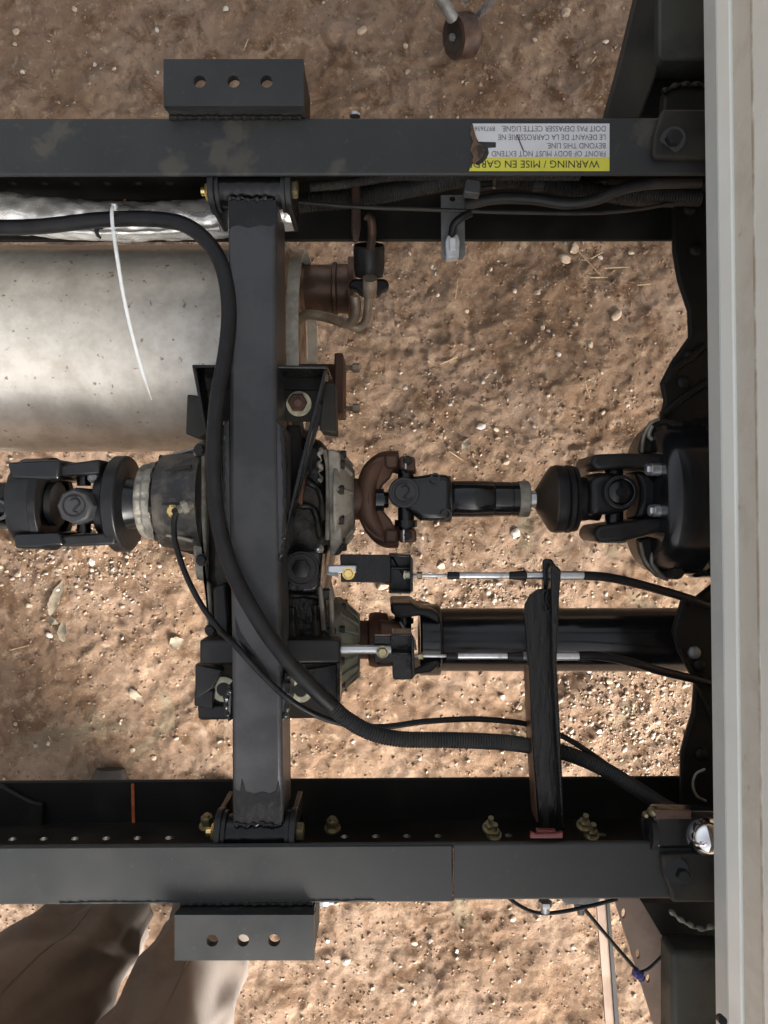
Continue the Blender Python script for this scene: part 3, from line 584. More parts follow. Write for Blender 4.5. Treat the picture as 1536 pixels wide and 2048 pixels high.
# lower flange with two studs
fy0, fy1 = P(0, 716, -.25).y, P(0, 832, -.25).y; fx = P(672, 0, -.25).x
m = M(); m.box((fx, fy0, ZF - .30), (fx + S(17, -.25), fy1, ZF - .215)); obj('side_flange', m, 'rust', MU, bevel=0.002)
m = M(); m.cyl((fx - .06, (fy0 + fy1) / 2, ZF - .26), (fx, (fy0 + fy1) / 2, ZF - .26), 0.034, 30); obj('inlet_stub', m, 'rust', MU)
for yy in (736, 817):
    c = P(688, yy, -.25); m = M(); m.tube([c + X * .0008 * i for i in range(25)], lambda L, a: 0.0038 + 0.0006 * math.sin(L * 2500), 10, 0); m.hex(c + X * .012, X, .0068, .010) ; obj('stud', m, 'rod', MU)
# hanger rod
m = M(); m.tube(Q((592, 646, -.27), (604, 634, -.265), (622, 629, -.26), (660, 636, -.26), (692, 647, -.26), (706, 640, -.255), (712, 620, -.25), (710, 592, -.24)), 0.0072, 14); obj('hanger_rod', m, 'rod', MU)
m = M(); m.tube(Q((700, 652, -.262), (718, 654, -.265), (732, 640, -.26), (736, 615, -.25), (738, 575, -.23)), 0.0062, 14); obj('hanger_rod', m, 'rod', MU)
m = M()
for k in range(5): m.prism([(562 + k * .1, 705), (606, 708), (606, 730), (562, 730)], -.16, -.17)
HB = thing('exhaust_hanger', 'black rubber exhaust hanger with bracket rods under the upper rail', 'exhaust hanger', P(735, 530, -.25))
m = M(); m.prism([(703, 350), (720, 350), (721, 452), (716, 482), (706, 482), (702, 452)], -.10, -.108); obj('bracket_strap', m, 'pipe', HB, bevel=0.002)
m = M(); m.tube(Q((733, 432, -.14), (742, 440, -.14), (744, 470, -.145), (740, 500, -.15)), 0.0058, 10); obj('bracket_rod', m, 'pipe', HB)
c = P(738, 488, -.17); e = P(738, 552, -.19)
m = M(); m.lathe(c, e - c, [(0, .016), (.001, .0195), (.006, .0205), (.030, .0205), ((e - c).length, .0185)], 32); obj('rubber_body', m, 'rubber', HB)
m = M(); m.prism([(697, 562), (708, 556), (768, 556), (778, 562), (778, 574), (764, 580), (758, 590), (722, 588), (712, 578), (697, 574)], -.178, -.198); obj('rubber_foot', m, 'rubber', HB, bevel=0.004)
m = M(); m.cyl(P(740, 556, -.165), P(740, 590, -.185), .0095, 20); obj('rod_end', m, 'rod', HB)

# ---------------------------------------------------------------- transfer case
TC = thing('transfer_case', 'oily black gearbox casting under the cross tube, with mounting brackets', 'gearbox', P(540, 1080, -0.36))
hA = -0.150                       # shaft axis height
def ax(px, py=1000, h=hA): return P(px, py, h)
def xl(px, h=hA): return P(px, 0, h).x
ya = P(0, 1002, hA).y
# left neck
def lx(m, pts, y=ya, h=hA, n=48, ring=None):     # turned body along x, given as photo x / radius in photo pixels
    hx = h + 0.7 * S(max(r for a, r in pts), h)          # the near side is what the eye meets
    o = Vector((xl(pts[0][0], hx), y, ZF + h)); return m.lathe(o, X, [(xl(a, hx) - o.x, S(r, h)) for a, r in pts], n, ring)
m = M(); lx(m, [(268, 60), (270, 72), (276, 75), (284, 73), (288, 78), (300, 79), (304, 82)], n=96, ring=lambda a, t: 1 - 0.05 * (math.sin(14 * a) > .6) * (.002 < t < .03)); obj('end_housing', m, 'alu', TC, bevel=0.001)
m = M(); lx(m, [(303, 80), (308, 92), (330, 96), (384, 103), (398, 106)], ring=lambda a, t: 1 + 0.012 * math.sin(3 * a + 1)); MT['neckm'] = mat('dirty_neck_casting', (0.022, 0.021, 0.020), (0.115, 0.098, 0.076), rough=0.4, rough2=0.7, nscale=34, lo=0.47, hi=0.68, bump=0.8, bscale=90, bdist=.0025)
obj('neck', m, 'neckm', TC)
for k in range(9):
    a = 2 * math.pi * k / 9 + .25; c = Vector((xl(330, -.10), ya, ZF + hA)); e = Vector((xl(386, -.10), ya, ZF + hA)); dr = Vector((0, math.cos(a), math.sin(a)))
    m = M(); m.tube([c + dr * S(94, hA), (c + e) / 2 + dr * S(101, hA), e + dr * S(110, hA)], .0022, 6, 3); obj('rib', m, 'mount' if k % 3 else 'alu', TC)
for k in range(8):
    a = 2 * math.pi * k / 8 + .2; dr = Vector((0, math.cos(a), math.sin(a))); m = M(); m.hex(Vector((xl(306, -.10), ya, ZF + hA)) + dr * S(84, hA), -X, .0055, .004); obj('housing_bolt', m, 'mount', TC)
# stepped flange plate seam
m = M(); m.prism([(386, 893), (400, 880), (412, 880), (412, 1160), (420, 1170), (428, 1290), (416, 1290), (408, 1162), (392, 1160), (386, 1110)], -.115, -.27); obj('case_flange', m, 'alu', TC, bevel=0.003)
m = M(); m.prism([(410, 880), (450, 850), (560, 850), (640, 880), (655, 900), (655, 1100), (640, 1190), (655, 1250), (650, 1420), (440, 1420), (430, 1200), (412, 1160)], -.125, -.34)
obj('housing', m, 'cast', TC, bevel=0.012, seg=3)
m = M(); m.lathe(P(520, 985, -.22), P(625, 985, -.22) - P(520, 985, -.22), [(0, .085), (.05, .09), (.075, .082), (.078, .06)], 48); obj('front_dome', m, 'cast', TC, bevel=.004)
c = P(612, 1085, -.15); m = M(); m.lathe(P(580, 1040, -.15), P(640, 1105, -.15) - P(580, 1040, -.15), [(0, .030), (.03, .034), (.052, .030), (.06, .015)], 32); obj('boss', m, 'neckm', TC)
# diagonal rib plates
m = M(); m.prism([(652, 765), (660, 768), (606, 960), (575, 1055), (570, 1050), (600, 940)], -.075, -.082); m.prism([(622, 860), (628, 862), (578, 1058), (572, 1054)], -.09, -.13); obj('gusset_rib', m, 'gloss', TC)
m = M(); m.prism([(572, 850), (600, 850), (612, 940), (590, 1010), (574, 1010)], -.108, -.124); obj('inspection_plate', m, 'mount', TC, bevel=.002)
# right cast cover
m = M(); m.prism([(655, 900), (664, 898), (680, 905), (684, 1085), (668, 1110), (660, 1110)], -.100, -.28); obj('case_flange', m, 'alu', TC, bevel=.002)
m = M(); lx(m, [(668, 100), (676, 98), (702, 66), (706, 60), (707, 30)], ring=lambda a, t: 1 + 0.045 * (math.sin(9 * a) > .2)); obj('output_cover', m, 'alu', TC, bevel=.001)
for k in range(10):
    a = 2 * math.pi * k / 10 + .1; dr = Vector((0, math.cos(a), math.sin(a))); m = M(); m.tube([Vector((xl(674, -.10), ya, ZF + hA)) + dr * S(100, hA), Vector((xl(702, -.10), ya, ZF + hA)) + dr * S(68, hA)], .003, 6, 3); obj('rib', m, 'alu', TC)
    m = M(); m.hex(Vector((xl(676, -.10), ya, ZF + hA)) + dr * S(92, hA), X, .0058, .008); obj('cover_bolt', m, 'cast', TC)
m = M()
for pts in (((650, 900), (656, 950), (655, 1080)), ((662, 1180), (664, 1270), (656, 1290)), ((640, 1170), (648, 1260))): m.tube([P(x, y, -.105) for x, y in pts], .003, 8, 6)
obj('seam_flange', m, 'alu', TC)
m = M(); m.prism([(562, 1103), (640, 1100), (645, 1110), (640, 1175), (625, 1185), (565, 1185)], -.085, -.14); obj('mount_boss', m, 'gloss', TC, bevel=.004)
m = M(); m.ring(P(603, 1137, -.085), Z, .008, .0175, .003); m.ring(P(603, 1137, -.085), Z, .0185, .0205, .004); m.hex(P(603, 1137, -.083), Z, .0115, .006); obj('boss_bolt', m, 'yoke', TC)
m = M(); m.prism([(570, 1185), (640, 1188), (655, 1235), (648, 1280), (565, 1290)], -.13, -.22); obj('lower_cover', m, 'neckm', TC, bevel=.008, seg=3)
m = M(); m.tube([P(640 + 3 * math.sin(i * 2.1), 896 + i * 6, -.104) for i in range(12)], lambda L, a: .0022 + .0015 * math.sin(L * 300), 6, 3); obj('casting_marks', m, 'alu', TC)
for pts in (((588, 862), (596, 930), (588, 1000)), ((612, 960), (640, 985), (648, 1040)), ((596, 1010), (628, 1020), (640, 1075)), ((580, 1190), (640, 1196), (650, 1240)), ((585, 1215), (586, 1275)), ((630, 1210), (632, 1275))):
    m = M(); m.tube(Q(*[(x, y, -.122) for x, y in pts]), lambda L, a: .0042 + .0006 * math.sin(L * 300), 10, 8); obj('casting_web', m, 'cast', TC)
m = M(); m.prism([(588, 1000), (600, 940), (612, 944), (604, 1012)], -.112, -.125); obj('rusty_patch_plate', m, 'rustd', TC, bevel=.002)
for x_, y_ in ((664, 912), (672, 1098), (652, 1188), (404, 1120), (400, 900), (422, 1260), (660, 1262)):
    bolt('case_bolt', P(x_, y_, -.112), Z, .0062, .006, 0, 'cast', None, parent=TC)
m = M(); m.lathe(P(638, 1098, -.09), Z, [(0, .006), (.004, .005), (.008, .0025), (.012, .0015)], 12); obj('grease_nipple', m, 'zinc', TC)
m = M(); m.prism([(425, 1175), (452, 1165), (462, 1290), (440, 1290), (428, 1250)], -.10, -.2); obj('side_lug', m, 'yoke', TC, bevel=.004)
# upper mounting bracket (shelf, gussets, rubber blocks)
UB = thing('upper_mount_bracket', 'open black steel bracket above the gearbox, crossing under the tube', 'bracket', P(520, 780, -.15), 'gearbox mounting brackets')
m = M(); m.prism([(384, 729), (655, 731), (655, 737), (384, 735)], -.020, -.090); obj('back_plate', m, 'gloss', UB, bevel=.001)
m = M(); m.prism([(390, 738), (652, 738), (648, 779), (398, 779)], -.084, -.0885); m.prism([(398, 779), (440, 779), (440, 870), (412, 870)], -.097, -.102); obj('floor_plate', m, 'railin', UB)
m = M(); m.prism([(384, 733), (392, 733), (416, 870), (410, 870)], -.022, -.06); obj('side_plate', m, 'gloss', UB, bevel=.001)
m = M(); m.prism([(649, 733), (655, 733), (600, 960), (574, 1058), (570, 1052), (596, 940)], -.024, -.034); m.prism([(649, 733), (655, 733), (640, 800), (634, 800)], -.034, -.07); obj('side_plate', m, 'gloss', UB, bevel=.001)
m = M(); m.prism([(400, 780), (660, 780), (648, 855), (625, 842), (400, 842)], -.088, -.096); obj('base_plate', m, 'mount', UB, bevel=.001)
m = M(); m.ring(P(598, 808, -.0875), Z, .009, .0150, .0022, 40); obj('washer', m, 'cream', UB)
m = M(); m.hex(P(596, 806, -.086), Z, .0115, .008); m.cyl(P(596, 806, -.08), P(596, 806, -.07), .0045, 14); obj('mount_bolt', m, 'rustd', UB)
m = M(); m.prism([(374, 788), (404, 792), (412, 868), (396, 876), (371, 868)], -.055, -.11); obj('rubber_block', m, 'mount', UB, bevel=.002)
m = M(); m.prism([(648, 762), (670, 766), (672, 866), (640, 862), (638, 852)], -.062, -.11); obj('rubber_block', m, 'mount', UB, bevel=.002)
# lower mounting bracket
LB = thing('lower_mount_bracket', 'folded black steel bracket with cream washers below the gearbox', 'bracket', P(540, 1360, -.15), 'gearbox mounting brackets')
m = M(); m.prism([(399, 1280), (680, 1280), (680, 1326), (399, 1330)], -.060, -.09); obj('top_fold', m, 'yoke', LB, bevel=.003)
m = M(); m.prism([(402, 1328), (678, 1326), (678, 1436), (400, 1440)], -.088, -.097); obj('base_plate', m, 'mount', LB, bevel=.001)
m = M(); m.prism([(390, 1328), (446, 1340), (425, 1378), (389, 1400)], -.070, -.085); m.prism([(388, 1380), (428, 1380), (425, 1420), (388, 1412)], -.075, -.086); m.prism([(395, 1412), (460, 1412), (460, 1438), (396, 1438)], -.080, -.0875); obj('folded_flap', m, 'yoke', LB, bevel=.002)
m = M(); m.prism([(674, 1326), (680, 1326), (680, 1412), (674, 1412)], -.06, -.10); obj('side_plate', m, 'gloss', LB)
m = M(); m.prism([(612, 1340), (640, 1336), (672, 1330), (672, 1410), (655, 1405), (640, 1360), (618, 1352)], -.084, -.088); obj('patch_plate', m, 'brush', LB)
for x, y in ((448, 1378), (602, 1379)):
    m = M(); m.ring(P(x, y, -.0875), Z, .0085, .0150, .0022, 40); obj('washer', m, 'cream', LB)
    m = M(); m.cyl(P(x, y, -.0885), P(x, y, -.086), .0082, 24); obj('bolt_hole', m, 'ink', LB)
# second output below
h2 = -0.22; y2 = P(0, 1290, h2).y
m = M(); lx(m, [(664, 92), (676, 92), (682, 88), (712, 60), (715, 55)], y2, h2, ring=lambda a, t: 1 + 0.04 * (math.sin(13 * a) > .3)); obj('lower_output_cover', m, 'alug', TC, bevel=.001)
for k in range(18):
    a = 2 * math.pi * k / 18; dr = Vector((0, math.cos(a), math.sin(a))); c = Vector((xl(678, -.17), y2, ZF + h2)); e = Vector((xl(714, -.17), y2, ZF + h2)); m = M(); m.tube([c + dr * S(92, h2), e + dr * S(62, h2), e + X * .001 + dr * S(20, h2)], .0019, 6, 0); obj('rib', m, 'alug', TC)
    if k % 2: m = M(); m.hex(c + dr * S(86, h2), X, .005, .008); obj('cover_bolt', m, 'cast', TC)

# ---------------------------------------------------------------- emblem on the bearing caps
def emblem(c, r, material, parent):
    m = M(); pts = []
    def arc(a0, a1, rr, cx=0, cy=0, n=14): return [c + Vector((cx + rr * math.cos(R(a0 + (a1 - a0) * i / n)), cy + rr * math.sin(R(a0 + (a1 - a0) * i / n)), 0)) for i in range(n + 1)]
    m.tube(arc(70, 330, r), r * .07, 6, 0)
    m.tube(arc(150, -60, r * .42, r * .12, r * .28) + [c + Vector((-r * .05, -r * .55, 0)), c + Vector((r * .35, -r * .62, 0))], r * .09, 6, 0)
    return obj('emblem', m, material, parent)
# ---------------------------------------------------------------- left propeller shaft (double joint)
hL = -0.150
PL = thing('propeller_shaft', 'left black double jointed propeller shaft entering from the left edge', 'drive shaft', P(130, 1010, -.22), 'jointed propeller shafts of the driveline')
yl = P(0, 1008, hL).y
m = M(); lx(m, [(204, 70), (208, 92), (212, 96), (234, 96), (237, 93), (238, 50)], yl, hL, 64); obj('flange', m, 'yoke', PL, bevel=.0008)
m = M()
for k in range(8):
    a = 2 * math.pi * (k + .5) / 8; dr = Vector((0, math.cos(a), math.sin(a))); m.hex(Vector((xl(239, hL), yl, ZF + hL)) + dr * S(68, hL), X, .0062, .007)
obj('flange_bolt', m, 'yoke', PL)
m = M(); lx(m, [(236, 58), (250, 52), (270, 46)], yl, hL, 40); obj('hub', m, 'shaft', PL)
m = M(); lx(m, [(186, 62), (190, 68), (206, 72), (209, 72)], yl, hL, 40); obj('flange_yoke', m, 'yoke', PL)
for s, pts in ((1, [(114, 930), (199, 918), (199, 948), (114, 953)]), (-1, [(114, 1072), (232, 1064), (230, 1090), (114, 1094)])):
    m = M(); m.prism(pts, -.105 if s > 0 else -.105, -.205); obj('yoke_arm', m, 'yoke', PL, bevel=.003)
for s, pts in ((1, [(12, 925), (60, 921), (122, 919), (118, 960), (22, 958)]), (-1, [(24, 1068), (118, 1064), (128, 1092), (60, 1098), (29, 1098)])):
    m = M(); m.prism(pts, -.098, -.215); obj('coupling_arm', m, 'shaft', PL, bevel=.004)
m = M(); o_ = Vector((xl(50, hL), yl, ZF + hL)); m.lathe(o_, X, [(0, .055), (.004, .058), (S(52, hL), .0585)], 48); 
obj('centre_coupling', m, 'yoke', PL, bevel=.001)
m = M(); m.ring((xl(96, hL), yl, ZF + hL), X, .047, .0595, .010, 48); obj('coupling_ring', m, 'rubber', PL, bevel=.001)
m = M(); m.cyl((xl(106, hL), yl, ZF + hL), (xl(118, hL), yl, ZF + hL), .028, 30); obj('centre_ball', m, 'ink', PL)
c = P(148, 1012, -.090)
m = M(); m.lathe(c - Z * .10, Z, [(0, .0225), (.094, .0225), (.098, .0215), (.1, .019)], 8); obj('bearing_cap', m, 'cap', PL)
emblem(c + Z * .0003, .0125, 'yoke', PL)
m = M(); m.ring(c - Z * .0015, Z, .0128, .0140, .0022, 40); obj('cap_ring', m, 'yoke', PL)
for y_ in (954, 1062):
    for x_ in (168, 36):
        m = M(); m.cyl(P(x_, y_ - (4 if y_ < 1000 else -4), -.14), P(x_, y_ + (18 if y_ < 1000 else -18), -.14), .0085, 20); m.cyl(P(x_, y_ , -.14), P(x_, y_ + (4 if y_ < 1000 else -4), -.14), .0098, 20); obj('cross_pin', m, 'shaft', PL)
for x_, y_ in ((187, 955), (187, 1076)): bolt('yoke_bolt', P(x_, y_, -.12), (.3, .2, 1), .0055, .006, 0, 'zincd', None, parent=PL)
m = M(); m.lathe(P(-2, 1020, -.2), Z, [(0, .020), (.1, .020), (.104, .018), (.105, .015)], 28); obj('bearing_cap', m, 'shaft', PL)
m = M(); m.ring(P(-2, 1020, -.097), Z, .009, .0125, .003, 30); obj('cap_ring', m, 'cap', PL)
m = M(); lx(m, [(-350, 60), (-90, 60), (-60, 45), (22, 42), (48, 40)], yl, hL, 40); obj('shaft_tube', m, 'shaft', PL)
m = M(); m.prism([(-30, 965), (20, 968), (24, 985), (10, 1000), (-40, 995)], -.11, -.19); m.prism([(-40, 1040), (10, 1045), (24, 1050), (20, 1058), (-30, 1058)], -.11, -.19); obj('inner_yoke', m, 'mount', PL, bevel=.005)

# ---------------------------------------------------------------- middle propeller shaft
PM = thing('propeller_shaft', 'middle black propeller shaft with rusty yoke and dust boot', 'drive shaft', P(950, 1000, -.22), 'jointed propeller shafts of the driveline')
ym = P(0, 998, hA).y
m = M(); lx(m, [(704, 42), (722, 41), (730, 41), (738, 46)], ym, hA, 36); obj('rusty_hub', m, 'rust', PM)
U1 = [(722, 962), (730, 935), (752, 915), (770, 910), (797, 910), (797, 938), (786, 942), (780, 955), (766, 968), (758, 985), (755, 1000), (760, 1015), (772, 1028), (782, 1040), (790, 1058), (797, 1060), (797, 1087), (768, 1087), (748, 1078), (730, 1060), (722, 1036)]
m = M(); m.prism(U1, -.128, -.172); obj('rusty_yoke', m, 'rustd', PM, bevel=.006, seg=3)
m = M(); m.tube(Q((796, 924, -.146), (768, 926, -.144), (746, 944, -.140), (736, 972, -.138), (735, 1000, -.137), (738, 1026, -.138), (750, 1052, -.140), (770, 1072, -.144), (796, 1074, -.146)), .0142, 18, 8, flat=1.1); obj('yoke_rim', m, 'rustd', PM)
m = M(); m.prism([(768, 908), (797, 909), (797, 938), (770, 936)], -.118, -.182); m.prism([(770, 1058), (797, 1059), (797, 1088), (768, 1088)], -.118, -.182); obj('yoke_ear', m, 'rustd', PM, bevel=.004)
m = M(); m.prism([(799, 912), (830, 914), (832, 944), (812, 944), (799, 936)], -.120, -.180); m.prism([(799, 1060), (832, 1058), (834, 1084), (799, 1086)], -.120, -.180); obj('strap_cap', m, 'rustd', PM, bevel=.003)
for x_, y_ in ((815, 921), (815, 1070)):
    bolt('strap_bolt', P(x_, y_, -.119), Z, .0048, .004, 0, 'mount', None, parent=PM)
for x_, y_ in ((810, 914), (806, 1060)):
    m = M(); m.prism([(x_, y_), (x_ + 3, y_), (x_ + 3, y_ + 24), (x_, y_ + 24)], -.117, -.121); obj('shim', m, 'zinc', PM)
c = P(808, 985, -.098)
m = M(); m.lathe(c - Z * .095, Z, [(0, .0185), (.080, .0185), (.088, .0190), (.0925, .0190), (.095, .0175)], 40); obj('bearing_cap', m, 'cap', PM)
emblem(c + Z * .0003, .0115, 'yoke', PM)
m = M(); m.ring(c - Z * .0015, Z, .0140, .0150, .0022, 40); obj('cap_ring', m, 'yoke', PM)
m = M(); m.cyl(P(812, 925, -.15), P(812, 1075, -.15), .0105, 24); m.cyl(P(812, 938, -.15), P(812, 948, -.15), .0135, 24); m.cyl(P(812, 1040, -.15), P(812, 1054, -.15), .0145, 24); obj('cross_pin', m, 'shaft', PM)
m = M(); m.hex(P(758, 1000, -.13), X, .010, .012); m.cyl(P(752, 1000, -.13), P(768, 1000, -.13), .014, 24); obj('hub_nut', m, 'shaft', PM)
m = M(); m.prism([(800, 955), (832, 952), (850, 950), (862, 947), (905, 950), (905, 1040), (862, 1042), (840, 1040), (828, 1030), (810, 1020)], -.118, -.182); obj('slip_yoke', m, 'shaft', PM, bevel=.008, seg=3)
m = M(); lx(m, [(860, 44), (880, 42), (882, 47), (903, 47), (905, 44)], ym, hA, 40); obj('yoke_collar', m, 'gloss', PM)
m = M(); m.ring(P(893, 1028, -.103) + Vector((0, 0, 0)), Z, .004, .0062, .003, 18); m.ring(P(870, 956, -.103), Z, .004, .0062, .003, 18); obj('lug', m, 'shaft', PM)
m = M(); lx(m, [(904, 35), (906, 36.5), (988, 36.5), (990, 35)], ym, hA, 48); obj('shaft_tube', m, 'shaft', PM)
m = M(); lx(m, [(990, 33), (991, 34.5), (1024, 34.5), (1025, 33), (1027, 33), (1028, 34.5), (1040, 34.5)], ym, hA, 48); obj('sleeve', m, 'shaft', PM)
m = M(); lx(m, [(1040, 34.5), (1041, 36), (1060, 36), (1062, 34)], ym, hA, 48); obj('end_ring', m, 'alu', PM)
m = M(); lx(m, [(1060, 17), (1090, 17)], ym, hA, 24); obj('spline', m, 'zinc', PM)
m = M(); lx(m, [(1080, 19), (1082, 22), (1108, 61), (1113, 66), (1118, 66)], ym, hA, 64); MT['bronze'] = mat('bronze_tinted_rubber', (0.034, 0.025, 0.016), (0.020, 0.016, 0.012), rough=0.35, rough2=0.5, nscale=25, bump=0.1, bscale=200)
obj('dust_cone', m, 'bronze', PM)
m = M(); lx(m, [(1116, 66.5), (1122, 68), (1136, 67), (1139, 64), (1142, 67.5), (1150, 67.5), (1153, 63), (1156, 66), (1162, 65), (1164, 50)], ym, hA, 64); obj('dust_boot', m, 'rubber', PM)
m = M(); lx(m, [(1158, 46), (1190, 42), (1205, 44)], ym, hA, 40); obj('yoke_neck', m, 'yoke', PM)
m = M(); m.prism([(1180, 960), (1200, 945), (1225, 945), (1262, 950), (1275, 975), (1275, 998), (1262, 1018), (1235, 1028), (1200, 1030), (1180, 1035)], -.112, -.185); obj('tube_yoke', m, 'yoke', PM, bevel=.010, seg=3)
c = P(1243, 984, -.096)
m = M(); m.ring(c - Z * .02, Z, .0155, .0205, .020, 40); obj('cap_bore', m, 'shaft', PM, bevel=.001)
m = M(); m.lathe(c - Z * .05, Z, [(0, .0150), (.044, .0150), (.045, .0135)], 36); m.lathe(c - Z * .007, Z, [(0, .006), (.003, .005)], 20); obj('bearing_cap', m, 'shaft', PM)
m = M(); m.prism([(1185, 912), (1197, 908), (1250, 906), (1330, 907), (1334, 915), (1330, 936), (1240, 937), (1195, 940), (1182, 930)], -.105, -.185); obj('flange_arm', m, 'yoke', PM, bevel=.006, seg=3)
m = M(); m.prism([(1190, 1062), (1200, 1052), (1262, 1042), (1330, 1034), (1334, 1058), (1290, 1072), (1250, 1083), (1200, 1085), (1190, 1078)], -.105, -.185); obj('flange_arm', m, 'yoke', PM, bevel=.006, seg=3)
a_ = P(1222, 1083, -.145); m = M(); m.lathe(a_ + Y * .008, -Y, [(0, .019), (.009, .019), (.0095, .0165), (.006, .014)], 30); obj('bearing_bore', m, 'alug', PM)
m = M(); m.cyl(P(1228, 935, -.15), P(1228, 1060, -.15), .0115, 24); obj('cross_pin', m, 'shaft', PM)
m = M(); m.prism([(1270, 940), (1300, 945), (1318, 965), (1320, 1010), (1300, 1035), (1272, 1040), (1282, 1000), (1282, 975)], -.125, -.175); obj('flange_yoke', m, 'yoke', PM, bevel=.006)

# ---------------------------------------------------------------- brake drum and backing plates at the right
BD = thing('brake_drum', 'large black brake drum at the right end of the middle shaft', 'brake drum', P(1370, 995, -.3))
hD = -.165; yd = P(0, 996, hD).y
m = M(); o_ = Vector((xl(1324, hD + .07), yd, ZF + hD)); m.lathe(o_, X, [(0, .050), (.001, .088), (.006, .094), (.016, .0985), (.060, .100), (.064, .1035), (.16, .1035)], 80); obj('drum', m, 'shaft', BD, bevel=.001)
m = M(); m.ring((xl(1330, hD + .07), yd, ZF + hD), X, .072, .078, .004, 60); obj('drum_ridge', m, 'yoke', BD)
for x_, y_ in ((1311, 939), (1317, 1021)):
    c = P(x_, y_, -.105); m = M(); m.cyl(c - X * .006, c + X * .006, .0078, 20); m.hex(c - X * .004, -X, .0070, .008); m.cyl(c + X * .006, c + X * .009, .0095, 20); obj('flange_nut', m, 'zinc', BD)
for sgn, pts in ((1, [(1283, 905), (1287, 880), (1300, 850), (1316, 836), (1338, 836), (1352, 850), (1350, 866), (1335, 872), (1322, 862), (1306, 862), (1304, 876), (1314, 888), (1326, 910)]),
                 (-1, [(1279, 1078), (1284, 1105), (1298, 1135), (1320, 1156), (1345, 1160), (1358, 1148), (1352, 1130), (1338, 1134), (1326, 1130), (1312, 1120), (1312, 1100), (1322, 1085), (1322, 1070)])):
    m = M(); m.prism(pts, -.135, -.155); obj('backing_plate', m, 'mount', BD, bevel=.004, seg=3)
m = M(); m.tube(Q((1284, 905, -.132), (1288, 872, -.132), (1303, 846, -.132), (1318, 838, -.132)), .0022, 8); m.tube(Q((1304, 852, -.132), (1298, 872, -.132), (1312, 884, -.132), (1319, 900, -.132), (1319, 912, -.132)), .0028, 8)
m.tube(Q((1330, 1158, -.132), (1306, 1130, -.132), (1306, 1108, -.132), (1320, 1092, -.132), (1325, 1070, -.132)), .0028, 8); m.tube(Q((1281, 1085, -.132), (1290, 1120, -.132), (1312, 1148, -.132), (1336, 1160, -.132)), .0022, 8); obj('rolled_edge', m, 'alu', BD)
for y_ in (858, 1140):
    m = M(); m.lathe(P(1345, y_, -.14) , Z, [(0, .012), (.012, .011), (.018, .006)], 20); obj('knuckle', m, 'mount', BD)

# ---------------------------------------------------------------- lower propeller shaft
hP = -.25; yp = P(0, 1279, hP).y
PP = thing('propeller_shaft', 'lower thick black propeller shaft running right under the slanted bar', 'drive shaft', P(1100, 1279, -.32), 'jointed propeller shafts of the driveline')
m = M(); lx(m, [(862, 50), (868, 60), (880, 62), (882, 60), (886, 62), (1700, 64)], yp, hP, 64); obj('shaft_tube', m, 'shaft', PP)
m = M(); lx(m, [(711, 38), (736, 38), (738, 52), (752, 55), (775, 52), (778, 35)], yp, hP, 36); obj('rusty_flange', m, 'rust', PP, bevel=.001)
m = M(); m.prism([(780, 1206), (826, 1206), (834, 1216), (862, 1218), (880, 1228), (880, 1250), (858, 1238), (840, 1232), (800, 1238), (782, 1226)], -.205, -.295); obj('yoke_arm', m, 'yoke', PP, bevel=.006, seg=3)
m = M(); m.prism([(784, 1334), (830, 1338), (860, 1322), (880, 1310), (880, 1330), (862, 1346), (830, 1350), (826, 1360), (786, 1361)], -.205, -.295); obj('yoke_arm', m, 'yoke', PP, bevel=.006, seg=3)
m = M(); m.ring((xl(838, hP), yp, ZF + hP), X, .026, .050, .03, 40); obj('yoke_throat', m, 'shaft', PP, bevel=.003)
m = M(); m.cyl(P(806, 1225, hP), P(806, 1345, hP), .012, 24); m.cyl(P(806, 1236, hP), P(806, 1246, hP), .015, 24); obj('cross_pin', m, 'shaft', PP)
m = M(); m.tube(Q((800, 1244, -.21), (812, 1262, -.205), (826, 1275, -.20), (832, 1300, -.20)), .0016, 6); obj('wire_clip', m, 'zincd', PP)
m = M(); m.prism([(756, 1240), (800, 1248), (812, 1262), (812, 1320), (780, 1335), (752, 1335)], -.215, -.285); obj('flange_yoke', m, 'rustd', PP, bevel=.006)

# ---------------------------------------------------------------- shift linkage
def linkage(label, yb, xs, x_rod0, h, nutpx):
    T = thing('shift_cable', label, 'control cable', P(x_rod0, yb, h), 'push pull shift cables with silver ends')
    y = P(0, yb, h).y; z = ZF + h; xx = lambda px: P(px, 0, h).x
    def seg(name, a, b, r0, r1, mt, n=20):
        m = M(); m.lathe((xx(a), y, z), X, [(0, r0 * .85), (.0006, r0), (xx(b) - xx(a) - .0006, r1), (xx(b) - xx(a), r1 * .85)], n); return obj(name, m, mt, T)
    a0, b0, b1, t1, c1, f0, f1, e1 = xs
    seg('inner_rod', x_rod0, b0, .0019, .0019, 'zinc', 12)
    m = M(); m.hex((xx(nutpx), y, z), X, .0045, .006); obj('lock_nut', m, 'brass', T)
    seg('end_boot', b0, b1, .0046, .0043, 'rubber'); seg('guide_tube', b1, t1, .0037, .0037, 'zinc'); seg('rear_boot', t1, c1, .0044, .0062, 'rubber')
    seg('threaded_end', c1, f0, .0048, .0048, 'zinc'); seg('crimp_sleeve', f1, e1, .0056, .0052, 'zinc')
    return T, (xx, y, z)
C1, (xx, y_, z_) = linkage('upper shift cable with silver ends, level with the gearbox', 1151, (830, 895, 918, 1018, 1052, 1120, 1098, 1168), 822, -.070, 834)
m = M(); m.hex((xx(1086), y_, z_), X, .0115, .008); obj('jam_nut', m, 'brass', C1)
m = M(); m.tube(Q((1166, 1151, -.07), (1210, 1154, -.072), (1260, 1164, -.08), (1320, 1180, -.10), (1380, 1198, -.12), (1460, 1228, -.16)), .0053, 14); obj('outer_sheath', m, 'rubber', C1)
